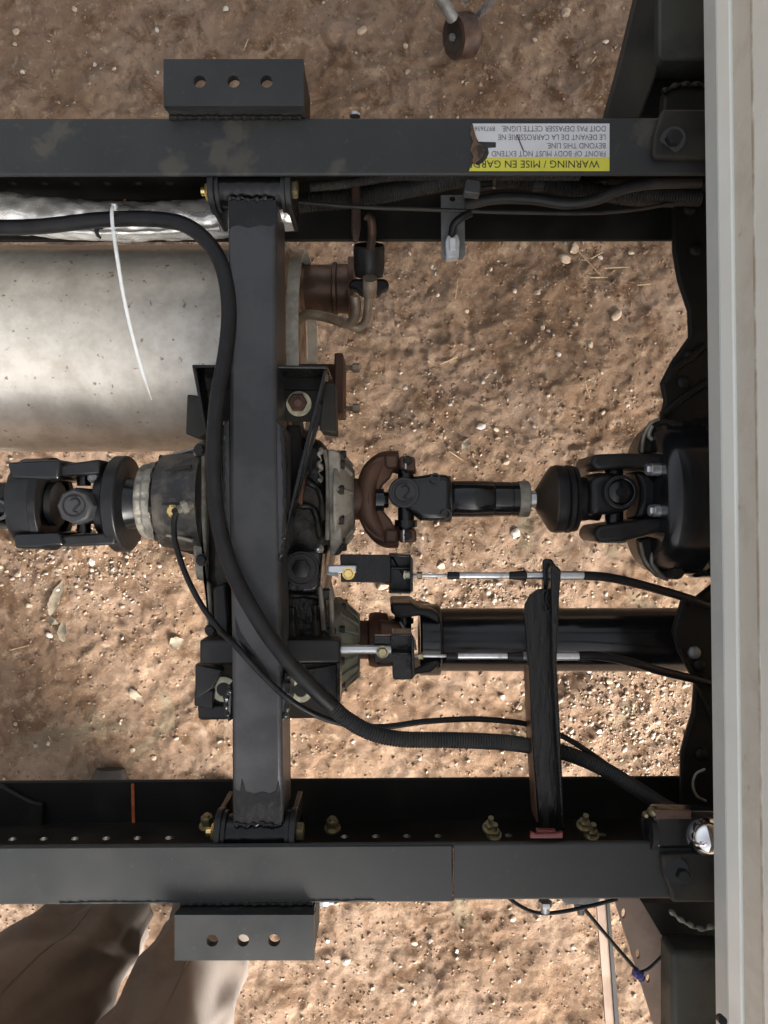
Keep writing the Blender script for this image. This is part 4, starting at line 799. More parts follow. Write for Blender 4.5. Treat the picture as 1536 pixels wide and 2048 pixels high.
C2, (xx, y_, z_) = linkage('lower shift cable with silver ends, above the thick shaft', 1312, (835, 893, 915, 1015, 1045, 1120, 1100, 1158), 826, -.075, 836)
m = M(); m.tube(Q((1156, 1311, -.075), (1200, 1312, -.078), (1260, 1324, -.09), (1320, 1342, -.11), (1380, 1356, -.13), (1470, 1378, -.16)), .0053, 14); obj('outer_sheath', m, 'rubber', C2)
SB = thing('shift_bracket', 'black bracket holding the upper shift cable beside the gearbox', 'bracket', P(750, 1140, -.12), 'shift linkage brackets by the gearbox')
m = M(); m.prism([(680, 1109), (782, 1110), (782, 1166), (682, 1164)], -.082, -.09); obj('plate', m, 'brush', SB, bevel=.001)
m = M(); m.prism([(778, 1110), (818, 1110), (825, 1118), (825, 1180), (818, 1187), (778, 1187), (778, 1166), (782, 1110)], -.092, -.098); m.prism([(820, 1112), (826, 1118), (826, 1182), (820, 1187)], -.055, -.098); m.prism([(778, 1109), (822, 1110), (822, 1114), (778, 1113)], -.058, -.095); m.prism([(779, 1183), (822, 1183), (820, 1188), (779, 1187)], -.06, -.095); m.prism([(782, 1134), (820, 1134), (820, 1139), (782, 1139)], -.075, -.095); obj('channel_end', m, 'gloss', SB, bevel=.001)
m = M(); m.prism([(655, 1131), (713, 1131), (713, 1147), (655, 1146)], -.072, -.080); obj('shift_rail', m, 'zinc', SB, bevel=.0015)
m = M(); m.prism([(655, 1143), (676, 1148), (676, 1154), (655, 1150)], -.074, -.080); obj('shift_rail_step', m, 'zincd', SB)
bolt('rail_bolt', P(697, 1147, -.072), Z, .0058, .006, 0, 'gold', None, parent=SB)
bolt('cable_pin', P(812, 1150, -.072), (1, 0, .3), .004, .006, 0, 'cream', None, parent=SB)
SB2 = thing('shift_bracket', 'black bracket holding the lower shift cable over the thick shaft yoke', 'bracket', P(800, 1310, -.12), 'shift linkage brackets by the gearbox')
m = M(); m.prism([(780, 1270), (818, 1268), (826, 1280), (829, 1350), (822, 1358), (786, 1358), (784, 1325), (748, 1325), (748, 1270)], -.095, -.101); m.prism([(822, 1274), (828, 1282), (830, 1352), (824, 1356)], -.06, -.1); m.prism([(784, 1268), (824, 1267), (824, 1272), (784, 1272)], -.06, -.1); m.prism([(784, 1305), (822, 1305), (822, 1309), (784, 1309)], -.075, -.098); obj('channel_end', m, 'gloss', SB2, bevel=.001)
m = M(); m.cyl(P(660, 1299, -.08), P(782, 1299, -.08), .0052, 20); obj('shift_rail', m, 'zinc', SB2)
bolt('rail_bolt', P(765, 1304, -.073), Z, .0058, .006, 0, 'brass', None, parent=SB2)
m = M(); m.prism([(748, 1272), (782, 1272), (782, 1290), (748, 1288)], -.08, -.09); obj('clamp_plate', m, 'gloss', SB2, bevel=.001)

# slanted cable bracket bar
SL = thing('cable_bracket', 'slanted black angle bar from the lower rail up to the cables', 'bracket', P(1090, 1420, -.1))
m = M(); m.prism([(1048, 1228), (1050, 1210), (1060, 1190), (1076, 1179), (1092, 1177), (1108, 1184), (1112, 1327), (1118, 1480), (1127, 1662), (1078, 1662), (1066, 1500), (1058, 1340)], -.050, -.056); obj('flat_face', m, 'brush', SL, bevel=.0015)
m = M(); m.prism([(1106, 1128), (1116, 1134), (1123, 1142), (1119, 1200), (1114, 1327), (1122, 1480), (1130, 1662), (1122, 1662), (1113, 1480), (1105, 1327), (1103, 1200), (1102, 1140)], -.036, -.090); obj('upright_flange', m, 'gloss', SL, bevel=.002)
m = M(); m.prism([(1058, 1340), (1062, 1345), (1078, 1640), (1074, 1645), (1064, 1500)], -.052, -.085); obj('edge_flange', m, 'rustd', SL)
m = M(); m.prism([(1086, 1122), (1092, 1118), (1103, 1118), (1112, 1130), (1114, 1170), (1100, 1180), (1088, 1178)], -.060, -.068); obj('ear', m, 'gloss', SL, bevel=.002)
m = M(); m.tube(Q((1094, 1184, -.047), (1092, 1200, -.047), (1100, 1215, -.047), (1094, 1224, -.047), (1090, 1212, -.047)), .0014, 6); m.tube(Q((1100, 1430, -.049), (1104, 1480, -.049), (1100, 1530, -.049), (1106, 1580, -.049)), .0008, 6); obj('weld_bead', m, 'brush', SL)

# ---------------------------------------------------------------- hoses and cables
def corr(p, r, amp): return lambda L, a: r + amp * math.sin(2 * math.pi * L / p)
HS = thing('breather_hose', 'thick black hose snaking over the cross tube from left to lower right', 'hose', P(560, 1290, -.05))
m = M(); m.tube(Q((-160, 452, -.05), (0, 455, -.045), (90, 452, -.04), (200, 440, -.035), (300, 438, -.03), (370, 450, -.025), (420, 490, -.02), (448, 545, -.015), (458, 620, -.012), (452, 700, -.01), (436, 790, -.005), (428, 880, -.002), (428, 970, .0), (440, 1060, .002), (468, 1150, .008), (514, 1235, .012), (565, 1308, .013), (620, 1370, .008), (665, 1412, 0)), .0086, 20, 10); obj('smooth_hose', m, 'rubber', HS)
m = M(); m.tube(Q((655, 1403, .001), (690, 1436, -.006), (740, 1464, -.014), (800, 1478, -.022), (900, 1480, -.035), (1000, 1484, -.055), (1060, 1492, -.075), (1130, 1506, -.085), (1200, 1534, -.09), (1270, 1575, -.1), (1340, 1618, -.12), (1420, 1650, -.14)), corr(.0032, .0086, .0007), 16, 10, step=.0008); obj('corrugated_hose', m, 'plas', HS)
BT = thing('breather_line', 'thin black cable from the brass fitting curving down to the right', 'cable', P(500, 1320, -.05))
m = M(); m.tube(Q((352, 1024, -.062), (348, 1050, -.062), (352, 1090, -.06), (372, 1150, -.055), (404, 1212, -.05), (442, 1262, -.035), (470, 1290, -.005), (520, 1345, -.002), (570, 1392, -.002), (620, 1424, -.012), (680, 1446, -.03), (760, 1454, -.045), (850, 1443, -.055), (940, 1438, -.065), (1010, 1442, -.075), (1060, 1450, -.085), (1130, 1475, -.09), (1200, 1520, -.095), (1270, 1572, -.105), (1335, 1618, -.12)), .0034, 12, 10); obj('line', m, 'rubber', BT)
BF = thing('brass_fitting', 'shiny brass elbow fitting screwed into the gearbox neck', 'fitting', P(362, 1018, -.085))
m = M(); m.hex(P(375, 1012, -.075), P(345, 1024, -.068) - P(375, 1012, -.075), .0078, .007); m.cyl(P(382, 1010, -.085), P(352, 1021, -.068), .005, 16); obj('union_nut', m, 'alu', BF)
m = M(); m.lathe(P(350, 1022, -.074), Z + X * -.2, [(0, .006), (.002, .0075), (.007, .0075), (.010, .005)], 24); obj('elbow_end', m, 'gold', BF)
m = M(); m.cyl(P(350, 1022, -.0632), P(349, 1022, -.0605), .0036, 16); obj('line_collar', m, 'rubber', BF)

FO = thing('foil_wrapped_pipe', 'pipe wrapped in shiny crinkled foil running along the upper rail', 'pipe', P(250, 440, -.16))
def crinkle(L, a):
    return .0235 * (1 + .05 * math.sin(L * 60 + 2 * math.sin(a * 2)) * math.sin(a * 2 + L * 31) + .03 * math.sin(a * 4 + L * 95 + math.sin(L * 37)) + .016 * math.sin(a * 7 - L * 210) + .010 * math.sin(L * 420 + a * 4) * math.sin(L * 61))
m = M(); m.tube(Q((-200, 415, -.12), (0, 425, -.12), (120, 437, -.12), (250, 444, -.125), (400, 439, -.13), (500, 430, -.13), (592, 420, -.13)), crinkle, 72, 10, step=.0014); obj('foil_wrap', m, 'foil', FO, ang=20)
m = M(); m.tube(Q((120, 462, -.105), (200, 467, -.105), (300, 466, -.11), (440, 458, -.11)), lambda L, a: .0022 + .0008 * math.sin(L * 200), 8, 8, flat=2.0); obj('foil_seam', m, 'foil', FO)
m = M(); m.tube(Q((196, 470, -.09), (192, 462, -.08), (196, 456, -.078), (205, 455, -.078)), .0022, 8); m.tube(Q((196, 460, -.09), (194, 470, -.1), (202, 476, -.12)), .0016, 6); obj('wire_hook', m, 'rubber', FO)
m = M(); m.tube(Q((0, 350, -.1), (40, 352, -.1), (-40, 366, -.12)), .003, 8); 
CTI = M(); CTI.tube(Q((237, 430, -.052), (229, 415, -.030), (224, 418, -.022), (225, 450, -.018), (232, 500, -.02), (245, 580, -.03), (262, 660, -.05), (282, 735, -.08), (303, 800, -.11)), lambda L, a: .0021 if L < .22 else .0021 * max(.25, 1 - (L - .22) / .05), 8, 8, flat=.6)
tie = thing('cable_tie', 'long white plastic cable tie with loose tail hanging over the muffler', 'cable tie', P(240, 600, -.1))
obj('strap', CTI, 'tie', tie); m = M(); m.box(P(226, 411, -.030), P(232, 419, -.024)); obj('tie_head', m, 'tie', tie, bevel=.001)
# harness under the upper rail
def harness(label, pts, r, corrug=True, mt='plas'):
    m = M(); m.tube(Q(*pts), corr(.0034, r, r * .09) if corrug else r, 14, 10, step=.00085 if corrug else None); return tag(obj('wiring_conduit', m, mt), label, 'wiring', 'wiring conduits along the upper rail')
harness('ribbed black wiring conduit just right of the cross tube', ((585, 408, -.13), (640, 402, -.13), (700, 398, -.13), (760, 388, -.13), (830, 374, -.13), (900, 360, -.12), (960, 352, -.12)), .0115)
harness('ribbed conduit to the right of the grey connector', ((950, 366, -.12), (1010, 360, -.13), (1080, 366, -.13), (1150, 378, -.13), (1220, 388, -.13), (1300, 392, -.13), (1400, 396, -.13)), .0100)
harness('smooth black hose weaving along the rail right of the zinc bracket', ((930, 410, -.11), (990, 398, -.105), (1060, 398, -.1), (1130, 407, -.095), (1190, 400, -.09), (1240, 380, -.085), (1300, 368, -.085), (1400, 365, -.09)), .0065, False)
harness('upper thin ribbed conduit hugging the rail edge', ((620, 374, -.1), (690, 368, -.1), (760, 356, -.1), (820, 352, -.1), (1000, 352, -.11), (1160, 352, -.11)), .0055)
harness('second ribbed conduit crossing below at the right end', ((1100, 352, -.14), (1160, 368, -.14), (1230, 395, -.145), (1330, 402, -.15), (1400, 400, -.15)), .0075)
harness('thin black wire below the conduits across the zinc bracket', ((560, 400, -.1), (700, 413, -.095), (860, 419, -.09), (1000, 424, -.09), (1180, 426, -.1), (1290, 416, -.12), (1370, 400, -.13)), .0024, False)
for x_, y_ in ((640, 402), (875, 366), (1075, 366)):
    m = M(); c = P(x_, y_, -.13); m.cyl(c - X * .007, c + X * .007, .0108, 20); tag(obj('tape_wrap', m, 'rubber'), {640: 'black tape wrap on the conduit right of the cross tube', 875: 'black tape wrap on the conduit above the zinc bracket', 1075: 'black tape wrap on the conduit below the warning label'}[x_], 'tape', 'tape wraps on the conduits')
ZB = thing('connector_bracket', 'bright zinc tab with a plastic connector below the upper rail', 'bracket', P(905, 450, -.14))
m = M(); a_ = [(882, 390), (929, 390), (930, 512), (925, 518), (888, 519), (883, 513)]; hz = -.118
m.plate([(P(x, y, hz).x, P(x, y, hz).y) for x, y in a_][::-1], [circ(P(905, 397, hz).x, P(905, 397, hz).y, .0038, 16)], lambda u, v, w_: (u, v, ZF + hz - .003 + w_), .003); obj('plate', m, 'zincd', ZB)
m = M(); m.prism([(895, 470), (916, 468), (920, 482), (918, 514), (893, 515), (891, 482)], -.100, -.117); obj('connector', m, 'clear', ZB, bevel=.0015)
m = M(); m.prism([(899, 476), (912, 475), (912, 500), (900, 500)], -.095, -.100); obj('connector_latch', m, 'tie', ZB, bevel=.001)
m = M(); m.tube(Q((903, 476, -.105), (908, 450, -.095), (922, 436, -.09), (942, 425, -.09)), .0048, 10); obj('lead', m, 'rubber', ZB)
GC = thing('grey_connector', 'small dark grey plastic plug below the warning label', 'connector', P(947, 372, -.09))
m = M(); m.prism([(932, 356), (962, 360), (960, 388), (928, 384)], -.075, -.092); obj('plug_body', m, 'grub', GC, bevel=.0015)
m = M(); m.tube(Q((960, 366, -.08), (985, 364, -.08)), .002, 6); m.tube(Q((960, 376, -.08), (988, 372, -.08)), .002, 6); obj('lead', m, 'rubber', GC)
m = M(); m.box(P(986, 356, -.075), P(991, 378, -.079)); obj('tag', m, 'brass', GC)

# ---------------------------------------------------------------- right hand crossmember and cab mounts
XM = thing('frame_crossmember', 'black pressed steel crossmember with a wavy edge beside the cab', 'crossmember', P(1400, 700, -.25))
m = M(); m.prism([(1346, 385), (1348, 500), (1358, 560), (1378, 620), (1380, 672), (1345, 722), (1323, 765), (1330, 800), (1320, 850), (1500, 880), (1540, 385)], -.150, -.160); obj('upper_plate', m, 'railin', XM, bevel=.003)
m = M(); m.prism([(1346, 1263), (1368, 1190), (1376, 1208), (1450, 1150), (1560, 1150), (1560, 1660), (1363, 1660), (1363, 1508), (1372, 1473), (1386, 1427), (1391, 1366), (1385, 1346), (1356, 1296)], -.150, -.160); obj('lower_plate', m, 'railin', XM, bevel=.003)
m = M(); m.tube(Q((1330, 768, -.148), (1345, 742, -.148), (1380, 715, -.148), (1410, 690, -.148)), .005, 8); m.tube(Q((1324, 830, -.148), (1360, 800, -.148), (1420, 760, -.148)), .005, 8); m.tube(Q((1356, 1296, -.148), (1390, 1360, -.148), (1430, 1450, -.148)), .003, 8); obj('pressed_rib', m, 'railin', XM)
for x_, y_ in ((1378, 418), (1390, 500), (1380, 712), (1366, 765), (1388, 1305), (1398, 1330), (1402, 1508)):
    m = M(); m.lathe(P(x_, y_, -.150), Z, [(0, .0085), (.003, .008), (.0055, .005), (.006, .001)], 16); obj('rivet', m, 'railin' if y_ != 1305 else 'zincd', XM)
m = M(); m.tube(Q((1410, 1538, -.10), (1392, 1548, -.10), (1386, 1570, -.10), (1394, 1592, -.10), (1412, 1602, -.10)), .0016, 6); obj('wire_loop', m, 'alu', XM)

def cabmount(label, sy, W):
    return thing('cab_mount', label, 'cab mount', W, 'cab mounts at the right edge')
UM = cabmount('black cab mount arm above the upper rail at the top right', 1, P(1330, 150, -.2))
m = M(); m.prism([(1283, -60), (1322, -60), (1322, 118), (1310, 160), (1280, 240), (1207, 240), (1240, 120)], -.045, -.06); obj('sloped_face', m, 'mount', UM, bevel=.003)
m = M(); m.prism([(1318, -60), (1480, -60), (1480, 119), (1325, 119), (1318, 112)], -.030, -.07); obj('top_panel', m, 'green', UM, bevel=.006)
m = M(); m.prism([(1322, 122), (1480, 122), (1480, 232), (1255, 232), (1292, 165)], -.085, -.10); obj('recess_floor', m, 'railin', UM)
m = M(); m.tube([P(1325 + i * 7, 185 - 14 * math.sin(min(1, i / 6) * 1.57) + random.uniform(-2, 2), -.03) for i in range(14)], lambda L, a: .003 + .001 * math.sin(L * 500), 8, 4); obj('weld_bead', m, 'railin', UM)
m = M(); m.prism([(1330, 178), (1345, 170), (1480, 166), (1480, 224), (1326, 224)], -.032, -.05); obj('web_piece', m, 'railin', UM, bevel=.003)
m = M(); m.prism([(1325, 217), (1480, 217), (1480, 316), (1312, 316), (1306, 308), (1308, 270), (1318, 240)], .010, .0005); obj('base_plate', m, 'mount', UM, bevel=.003)
m = M(); m.cyl(P(1345, 280, .010), P(1345, 280, .014), .013, 24); m.hex(P(1345, 280, .013), Z, .0085, .008); obj('mount_bolt', m, 'yoke', UM)
LM = cabmount('black cab mount arm with a grey panel at the bottom right', -1, P(1370, 1900, -.2))
m = M(); m.prism([(1285, 1806), (1480, 1806), (1480, 1905), (1344, 1905)], -.085, -.10); obj('recess_floor', m, 'railin', LM)
m = M(); m.prism([(1344, 1906), (1500, 1906), (1500, 2110), (1344, 2110)], -.030, -.07); obj('top_panel', m, 'green', LM, bevel=.006)
m = M(); m.prism([(1323, 1712), (1480, 1706), (1480, 1806), (1345, 1806), (1341, 1785), (1328, 1755)], .010, .0005); obj('base_plate', m, 'mount', LM, bevel=.003)
m = M(); m.cyl(P(1352, 1740, .010), P(1352, 1740, .014), .013, 24); m.hex(P(1363, 1748, .014), Z, .0075, .008); obj('mount_bolt', m, 'yoke', LM)
m = M(); m.tube([P(1340 + i * 8, 1822 + 34 * min(1, i / 6) + random.uniform(-3, 3), -.03) for i in range(12)], lambda L, a: .0022 + .001 * math.sin(L * 500), 8, 4); obj('weld_bead', m, 'alug', LM)
m = M(); m.prism([(1310, 1622), (1440, 1626), (1440, 1700), (1312, 1702), (1300, 1680)], .004, -.022); obj('bracket_block', m, 'shaft', LM, bevel=.006)
m = M(); m.prism([(1310, 1620), (1382, 1622), (1382, 1638), (1312, 1638)], .008, .0045); obj('bracket_lip', m, 'pipe', LM)  # brown colour paints the soil's reflection along the glossy block
m = M(); m.ring(P(1294, 1660, -.01), X, .012, .020, .006, 30); m.ring(P(1296, 1660, -.01), X, .004, .010, .006, 30); obj('side_washer', m, 'yoke', LM)
m = M(); m.lathe(P(1303, 1622, -.0), Z, [(0, .005), (.006, .004), (.009, .0015)], 12); m.lathe(P(1289, 1628, -.0), Z, [(0, .003), (.006, .002)], 12); obj('grease_nipple', m, 'brass', LM)
KN = thing('chrome_knob', 'round chrome knob half hidden by the cab edge', 'knob', P(1418, 1675, -.02))
m = M(); c = P(1418, 1678, .01); m.lathe(c - Z * .022, Z, [(0, .01), (.003, .018), (.010, .0215), (.018, .021), (.026, .0175), (.033, .011), (.037, .004), (.0375, .0005)], 40); obj('dome', m, 'chrome', KN)
m = M(); m.cyl(c - Z * .05, c - Z * .02, .012, 20); obj('stem', m, 'yoke', KN)
# tan strap, strip and wires at the bottom right
ST = thing('drilled_strap', 'dust coated tan steel plate with oval holes at the bottom right', 'plate', P(1290, 1900, -.2))
hs = -.10; a_ = [(1228, 1797), (1284, 1797), (1343, 1910), (1346, 2120), (1330, 2120), (1283, 1970)]
def oval(x, y, rx, ry): c = P(x, y, hs); return [(c.x + S(rx, hs) * math.cos(t * math.pi / 8), c.y + S(ry, hs) * math.sin(t * math.pi / 8)) for t in range(16)]
m = M(); m.plate([(P(x, y, hs).x, P(x, y, hs).y) for x, y in a_][::-1], [oval(1247, 1827, 4.5, 10), oval(1276, 1908, 4.5, 10), oval(1296, 1957, 4, 9)], lambda u, v, w_: (u, v, ZF + hs - .004 + w_), .004); obj('plate', m, 'tan', ST)
BS = thing('flat_strip', 'narrow upright steel strip left of the tan drilled plate', 'strip', P(1215, 1930, -.5))
m = M(); m.prism([(1192, 1790), (1211, 1790), (1234, 2110), (1216, 2110)], -.30, -.305); obj('face', m, 'tan', BS); m = M(); m.prism([(1212, 1790), (1218, 1790), (1244, 2110), (1235, 2110)], -.298, -.33); obj('edge', m, 'railin', BS)
def wire(label, pts, r): m = M(); m.tube(Q(*pts), r, 8, 10); tag(obj('thin_wire', m, 'rubber'), label, 'wire', 'thin black wires at the lower rail')
wire('thin black wire sagging just below the lower rail', ((1010, 1790, -.03), (1040, 1812, -.03), (1075, 1826, -.03), (1120, 1824, -.03), (1180, 1812, -.03), (1235, 1798, -.03)), .0022)
wire('thin black wire slanting down to the blue tape', ((1150, 1795, -.05), (1172, 1822, -.06), (1225, 1885, -.075), (1278, 1946, -.085)), .0022)
wire('thin black wire from the blue tape up to the mount', ((1278, 1946, -.085), (1300, 1935, -.085), (1330, 1905, -.085), (1350, 1880, -.09)), .0018)
m = M(); m.tube(Q((1268, 1942, -.084), (1277, 1948, -.084), (1284, 1958, -.084)), lambda L, a: .005 + .001 * math.sin(L * 900), 8, 6); tag(obj('tape_scrap', m, 'blue'), 'scrap of blue tape on the thin wire joint', 'tape')
m = M(); m.hex(P(1090, 1802, -.02), -Y, .008, .006); m.cyl(P(1090, 1806, -.02), P(1090, 1824, -.02), .005, 14); tag(obj('bolt', m, 'zinc'), 'silver bolt sticking out below the lower rail', 'bolt')
m = M(); m.hex(P(1160, 1806, -.06), -Y, .007, .006); m.cyl(P(1160, 1808, -.06), P(1162, 1828, -.06), .004, 14); m.prism([(1120, 1795), (1200, 1795), (1195, 1810), (1130, 1808)], -.04, -.06); tag(obj('clamp', m, 'zincd'), 'small zinc clamp under the lower rail beside the silver bolt', 'clamp')
m = M(); m.hex(P(640, 1803, -.03), X, .006, .01); m.cyl(P(642, 1803, -.03), P(668, 1803, -.03), .004, 12); tag(obj('bolt', m, 'zinc'), 'small white bolt end right of the lower drilled bracket', 'bolt')
m = M(); m.lathe(P(710, 233, -.03), Y, [(0, .006), (.003, .006), (.006, .003)], 14); tag(obj('bolt', m, 'zinc'), 'small silver bolt end above the upper rail', 'bolt')

# ---------------------------------------------------------------- caster wheel of a jack, at the top
CW = thing('caster_wheel', 'dusty brown iron wheel of a jack on steel rods at the top', 'wheel', P(920, 75, -.77))
wc = P(925, 72, -.72); dr = Vector((-0.86, -0.35, 0.38)).normalized()
m = M(); m.lathe(wc + dr * .022, -dr, [(0, .030), (.0, .040), (.003, .042), (.038, .042), (.044, .036), (.044, .01)], 48); obj('tread', m, 'pipe', CW)
m = M(); m.lathe(wc + dr * .0225, dr, [(0, .0295), (-.012, .026)], 40); obj('hub_recess', m, 'cast', CW)
m = M(); m.cyl(wc + dr * .004, wc + dr * .028, .007, 20); obj('axle', m, 'zincd', CW)
m = M(); m.cyl(P(905, 36, -.68), P(860, -40, -.60), .012, 16); obj('jack_leg', m, 'zincd', CW); m = M(); m.cyl(P(950, 38, -.72), P(1010, -30, -.62), .008, 16); obj('jack_rod', m, 'zinc', CW)
m = M(); m.cyl(P(925, -5, -.68), P(1000, -60, -.62), .010, 16); obj('cross_rod', m, 'zincd', CW)

# ---------------------------------------------------------------- cab
CB = thing('truck_cab', 'dirty white back wall of the truck cab along the right edge', 'cab', (1.2, 0, ZF + .04))
sk = -(25 / 2048) * 0.5
# profile (x, height above rail top); strip limits follow the wall upwards
prof = [('lower_edge', 'cabg', (.3255, .048), (.3225, .083)), ('lip', 'cab', (.3225, .0832), (.3265, .102)), ('dirty_strip', 'cabd', (.3290, .1022), (.3310, .142)), ('wall_panel', 'cab', (.3280, .1422), (.3300, .20)), ('wall_panel', 'cab', (.3300, .2002), (.345, 1.4))]
slope = 0.0122
MT['grime'] = mat('brown_grime', (0.42, 0.37, 0.28), (0.66, 0.65, 0.58), rough=0.8, nscale=26, lo=0.42, hi=0.62)
prof.append(('grime_line', 'grime', (.3276, .1385), (.3276, .1440)))
for nm, mt_, (xa, ha), (xb, hb) in prof:
    m = M(); y0, y1 = -1.0, 1.0; xa += .0060; xb += .0060
    def W(x, y, h): return (x - y * slope, y, ZF + h)
    n = 40; vs = []; fs = []
    for i in range(n + 1):
        y = y0 + (y1 - y0) * i / n; vs += [W(xa, y, ha), W(xb, y, hb), W(xb + .02, y, hb), W(xa + .02, y, ha)]
    for i in range(n):
        a = 4 * i; b = a + 4
        for j in range(4): fs.append((a + j, b + j, b + (j + 1) % 4, a + (j + 1) % 4))
    fs += [(0, 1, 2, 3), (4 * n + 3, 4 * n + 2, 4 * n + 1, 4 * n)]
    m.add(vs, fs); obj(nm, m, mt_, CB, bevel=.0012)
m = M(); m.box((.375, -.99, ZF + .05), (1.9, .99, ZF + 1.4)); obj('body', m, 'cab', CB, bevel=.03)
for y_ in (1142, 1308):
    m = M(); m.box(P(1428, y_, .07) + X * -.001, P(1443, y_ + 2, .07) + Z * .004); 
m = M(); m.cyl(P(1440, 2036, .09), P(1446, 2042, .10), .004, 12); obj('drain_plug', m, 'rubber', CB)

# ---------------------------------------------------------------- the person who stands at the lower left
PE = thing('person', 'person in loose brown trousers standing below the lower rail', 'person', (-.42, -.86, 0))
def sweep(m, pts, n=40, k=6, folds=0.0, seed=0):
    """pts: (x, y, z, rx, ry)"""
    cs = crom([p[:3] for p in pts], k); r1 = crom([(p[3], p[4], 0) for p in pts], k); r_ = np.random.default_rng(seed); ph = r_.uniform(0, 6.28, 12)
    vs = []; fs = []; N = len(cs)
    for i, (c, r) in enumerate(zip(cs, r1)):
        for j in range(n):
            a = 2 * math.pi * j / n; z = c.z
            f = 1 + folds * (.45 * math.sin(3 * a + 9 * z + ph[0]) + .3 * math.sin(5 * a - 11 * z + ph[1]) + .55 * (.6 - abs(math.sin(3.5 * math.sin(a + ph[6]) + 5 * z + ph[2] + math.sin(7 * z + ph[3])))) + .30 * (.6 - abs(math.sin(8 * math.sin(a + ph[7]) - 6 * z + ph[4] + 1.5 * math.sin(9 * z + ph[8])))) + .5 * (.6 - abs(math.sin(26 * z + 3 * math.sin(a + ph[5])))) * math.exp(-((z - .16) / .14) ** 2))
            vs.append((c.x + r.x * f * math.cos(a), c.y + r.y * f * math.sin(a), c.z))
    for i in range(N - 1):
        for j in range(n): j2 = (j + 1) % n; fs.append((i * n + j, i * n + j2, (i + 1) * n + j2, (i + 1) * n + j))
    fs.append(tuple(range(n))[::-1]); fs.append(tuple(range((N - 1) * n, N * n))); m.add(vs, fs)
hipL = (-.535, -.88); hipR = (-.335, -.88)
# the body under the clothes: one continuous skinned surface
def skin_obj(name, verts, edges, radii, material, parent, sub=2):
    me = bpy.data.meshes.new(name); wp = wpos(parent); me.from_pydata([tuple(Vector(v) - wp) for v in verts], edges, []); me.materials.append(MT[material])
    o = bpy.data.objects.new(name, me); COL.objects.link(o); o.parent = parent
    md = o.modifiers.new('skin', 'SKIN'); md.use_smooth_shade = True
    for i, r in enumerate(radii): s = me.skin_vertices[0].data[i]; s.radius = (r, r) if not isinstance(r, tuple) else r; s.use_root = (i == 0)
    ms = o.modifiers.new('sub', 'SUBSURF'); ms.levels = sub; ms.render_levels = sub; return o
bx, by = -.435, -.90
BV = [(bx, by, .92), (bx, by, 1.10), (bx, by, 1.28), (bx, by + .01, 1.42), (bx, by + .04, 1.52), (bx, by + .07, 1.60), (bx, by + .10, 1.70), (bx, by + .09, 1.78),
      (bx - .10, by, .86), (-.595, -.87, .48), (-.575, -.86, .08), (-.575, -.74, .04), (bx + .10, by, .86), (-.365, -.87, .48), (-.338, -.86, .08), (-.338, -.74, .04),
      (bx - .18, by, 1.40), (bx - .22, by + .16, 1.22), (bx - .02, by + .38, 1.42), (bx + .18, by, 1.40), (bx + .24, by + .16, 1.24), (bx + .28, by + .40, 1.45),
      (bx + .04, by + .46, 1.47), (bx + .31, by + .48, 1.50)]
BE = [(0, 1), (1, 2), (2, 3), (3, 4), (4, 5), (5, 6), (6, 7), (0, 8), (8, 9), (9, 10), (10, 11), (0, 12), (12, 13), (13, 14), (14, 15), (3, 16), (16, 17), (17, 18), (3, 19), (19, 20), (20, 21), (18, 22), (21, 23)]
BRr = [.11, .11, .13, .09, .055, .06, .085, .07, .085, .055, .038, .03, .085, .055, .038, .03, .055, .042, .028, .055, .042, .028, .022, .022]
skin_obj('body', BV, BE, BRr, 'skin', PE)
m = M()
sweep(m, [(-.335, -.83, .045, .080, .115), (-.34, -.835, .10, .080, .115), (-.35, -.85, .22, .084, .112), (-.362, -.855, .40, .104, .115), (-.37, -.865, .55, .113, .12), (-.365, -.88, .75, .12, .13), (-.37, -.895, .93, .12, .13)], folds=.22, seed=3, n=72, k=14)
sweep(m, [(-.565, -.83, .045, .092, .115), (-.57, -.835, .10, .095, .115), (-.595, -.85, .22, .104, .112), (-.636, -.855, .40, .122, .115), (-.630, -.865, .55, .125, .12), (-.56, -.88, .75, .125, .13), (-.50, -.895, .93, .12, .13)], folds=.22, seed=5, n=72, k=14)
sweep(m, [(bx, -.90, .80, .16, .12), (bx, -.90, .90, .185, .135), (bx, -.90, 1.02, .175, .13)], folds=.02, seed=6)
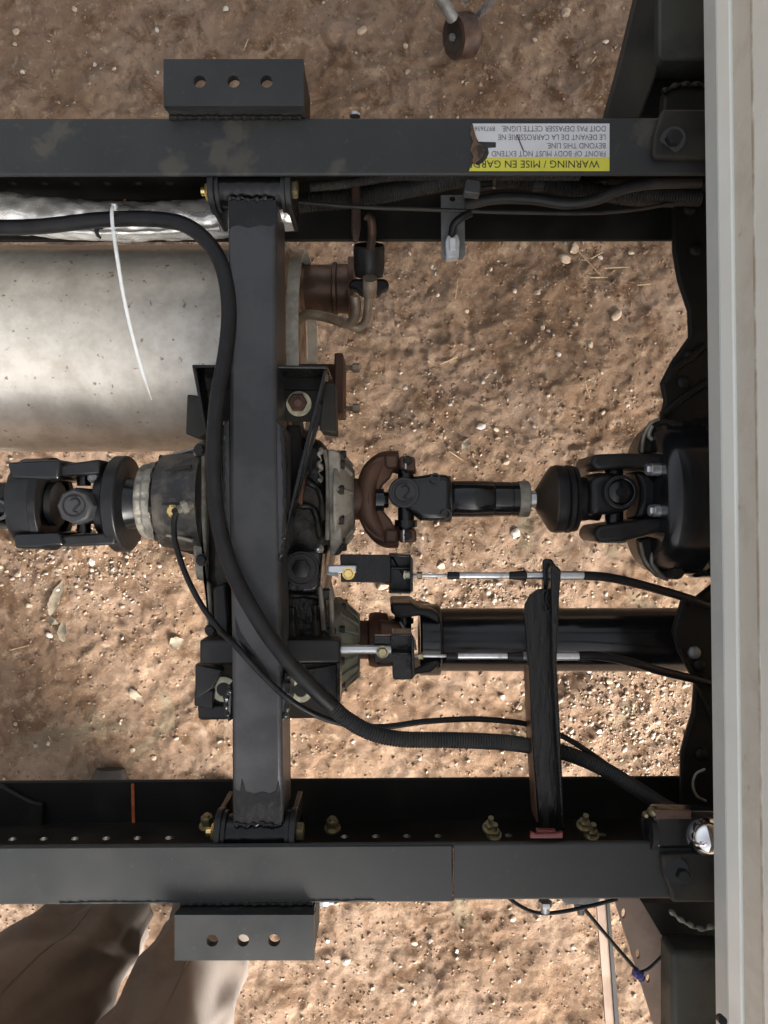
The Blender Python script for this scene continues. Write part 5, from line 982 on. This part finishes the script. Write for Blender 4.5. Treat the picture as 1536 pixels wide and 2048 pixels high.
TRO = obj('trousers', m, 'cloth', PE, ang=80)
def leg_seam(i0, j, N):
    m2 = M(); m2.tube([Vector(m.v[i0 + k * 72 + j]) for k in range(0, N - 1, 2)], .0016, 6, 0); obj('seam', m2, 'cloth', TRO)
NL = 6 * 14 + 1
for i0 in (0, NL * 72):
    for j in (14, 50): leg_seam(i0, j, NL)
m = M(); sweep(m, [(bx, -.90, 1.0, .185, .14), (bx, -.90, 1.15, .18, .135), (bx, -.90, 1.32, .20, .14), (bx, -.895, 1.43, .17, .11), (bx, -.88, 1.48, .08, .075)], folds=.03, seed=8)
m.tube([(bx - .17, by, 1.41), (bx - .215, by + .08, 1.30), (bx - .21, by + .17, 1.24), (bx - .12, by + .28, 1.33)], .058, 20); m.tube([(bx + .17, by, 1.41), (bx + .225, by + .08, 1.31), (bx + .24, by + .17, 1.26), (bx + .26, by + .28, 1.35)], .058, 20)
obj('shirt', m, 'cloth2', PE, ang=80)
m = M(); c = Vector((bx, by + .085, 1.74)); m.lathe(c - Z * .03, Z, [(0, .096), (.04, .100), (.08, .088), (.105, .06), (.115, .02)], 32); obj('hair', m, 'hair', PE)
for x_ in (-.575, -.338):
    m = M(); vs = []
    prof_ = [(-.93, .035, .07), (-.90, .043, .095), (-.84, .044, .10), (-.76, .046, .075), (-.68, .052, .058), (-.61, .047, .045), (-.575, .030, .030)]
    n = 20
    for (yy, hw, hh) in [(p_[0] + (.035 if x_ < -.5 else .0), p_[1], p_[2]) for p_ in prof_]:
        for j in range(n): a = 2 * math.pi * j / n; vs.append((x_ + hw * math.cos(a), yy, max(.004, hh * .5 + hh * .5 * math.sin(a))))
    fs = []
    for i in range(len(prof_) - 1):
        for j in range(n): j2 = (j + 1) % n; fs.append((i * n + j, i * n + j2, (i + 1) * n + j2, (i + 1) * n + j))
    fs.append(tuple(range(n))[::-1]); fs.append(tuple(range((len(prof_) - 1) * n, len(prof_) * n))); m.add(vs, fs)
    obj('boot', m, 'shoe', PE, ang=60)
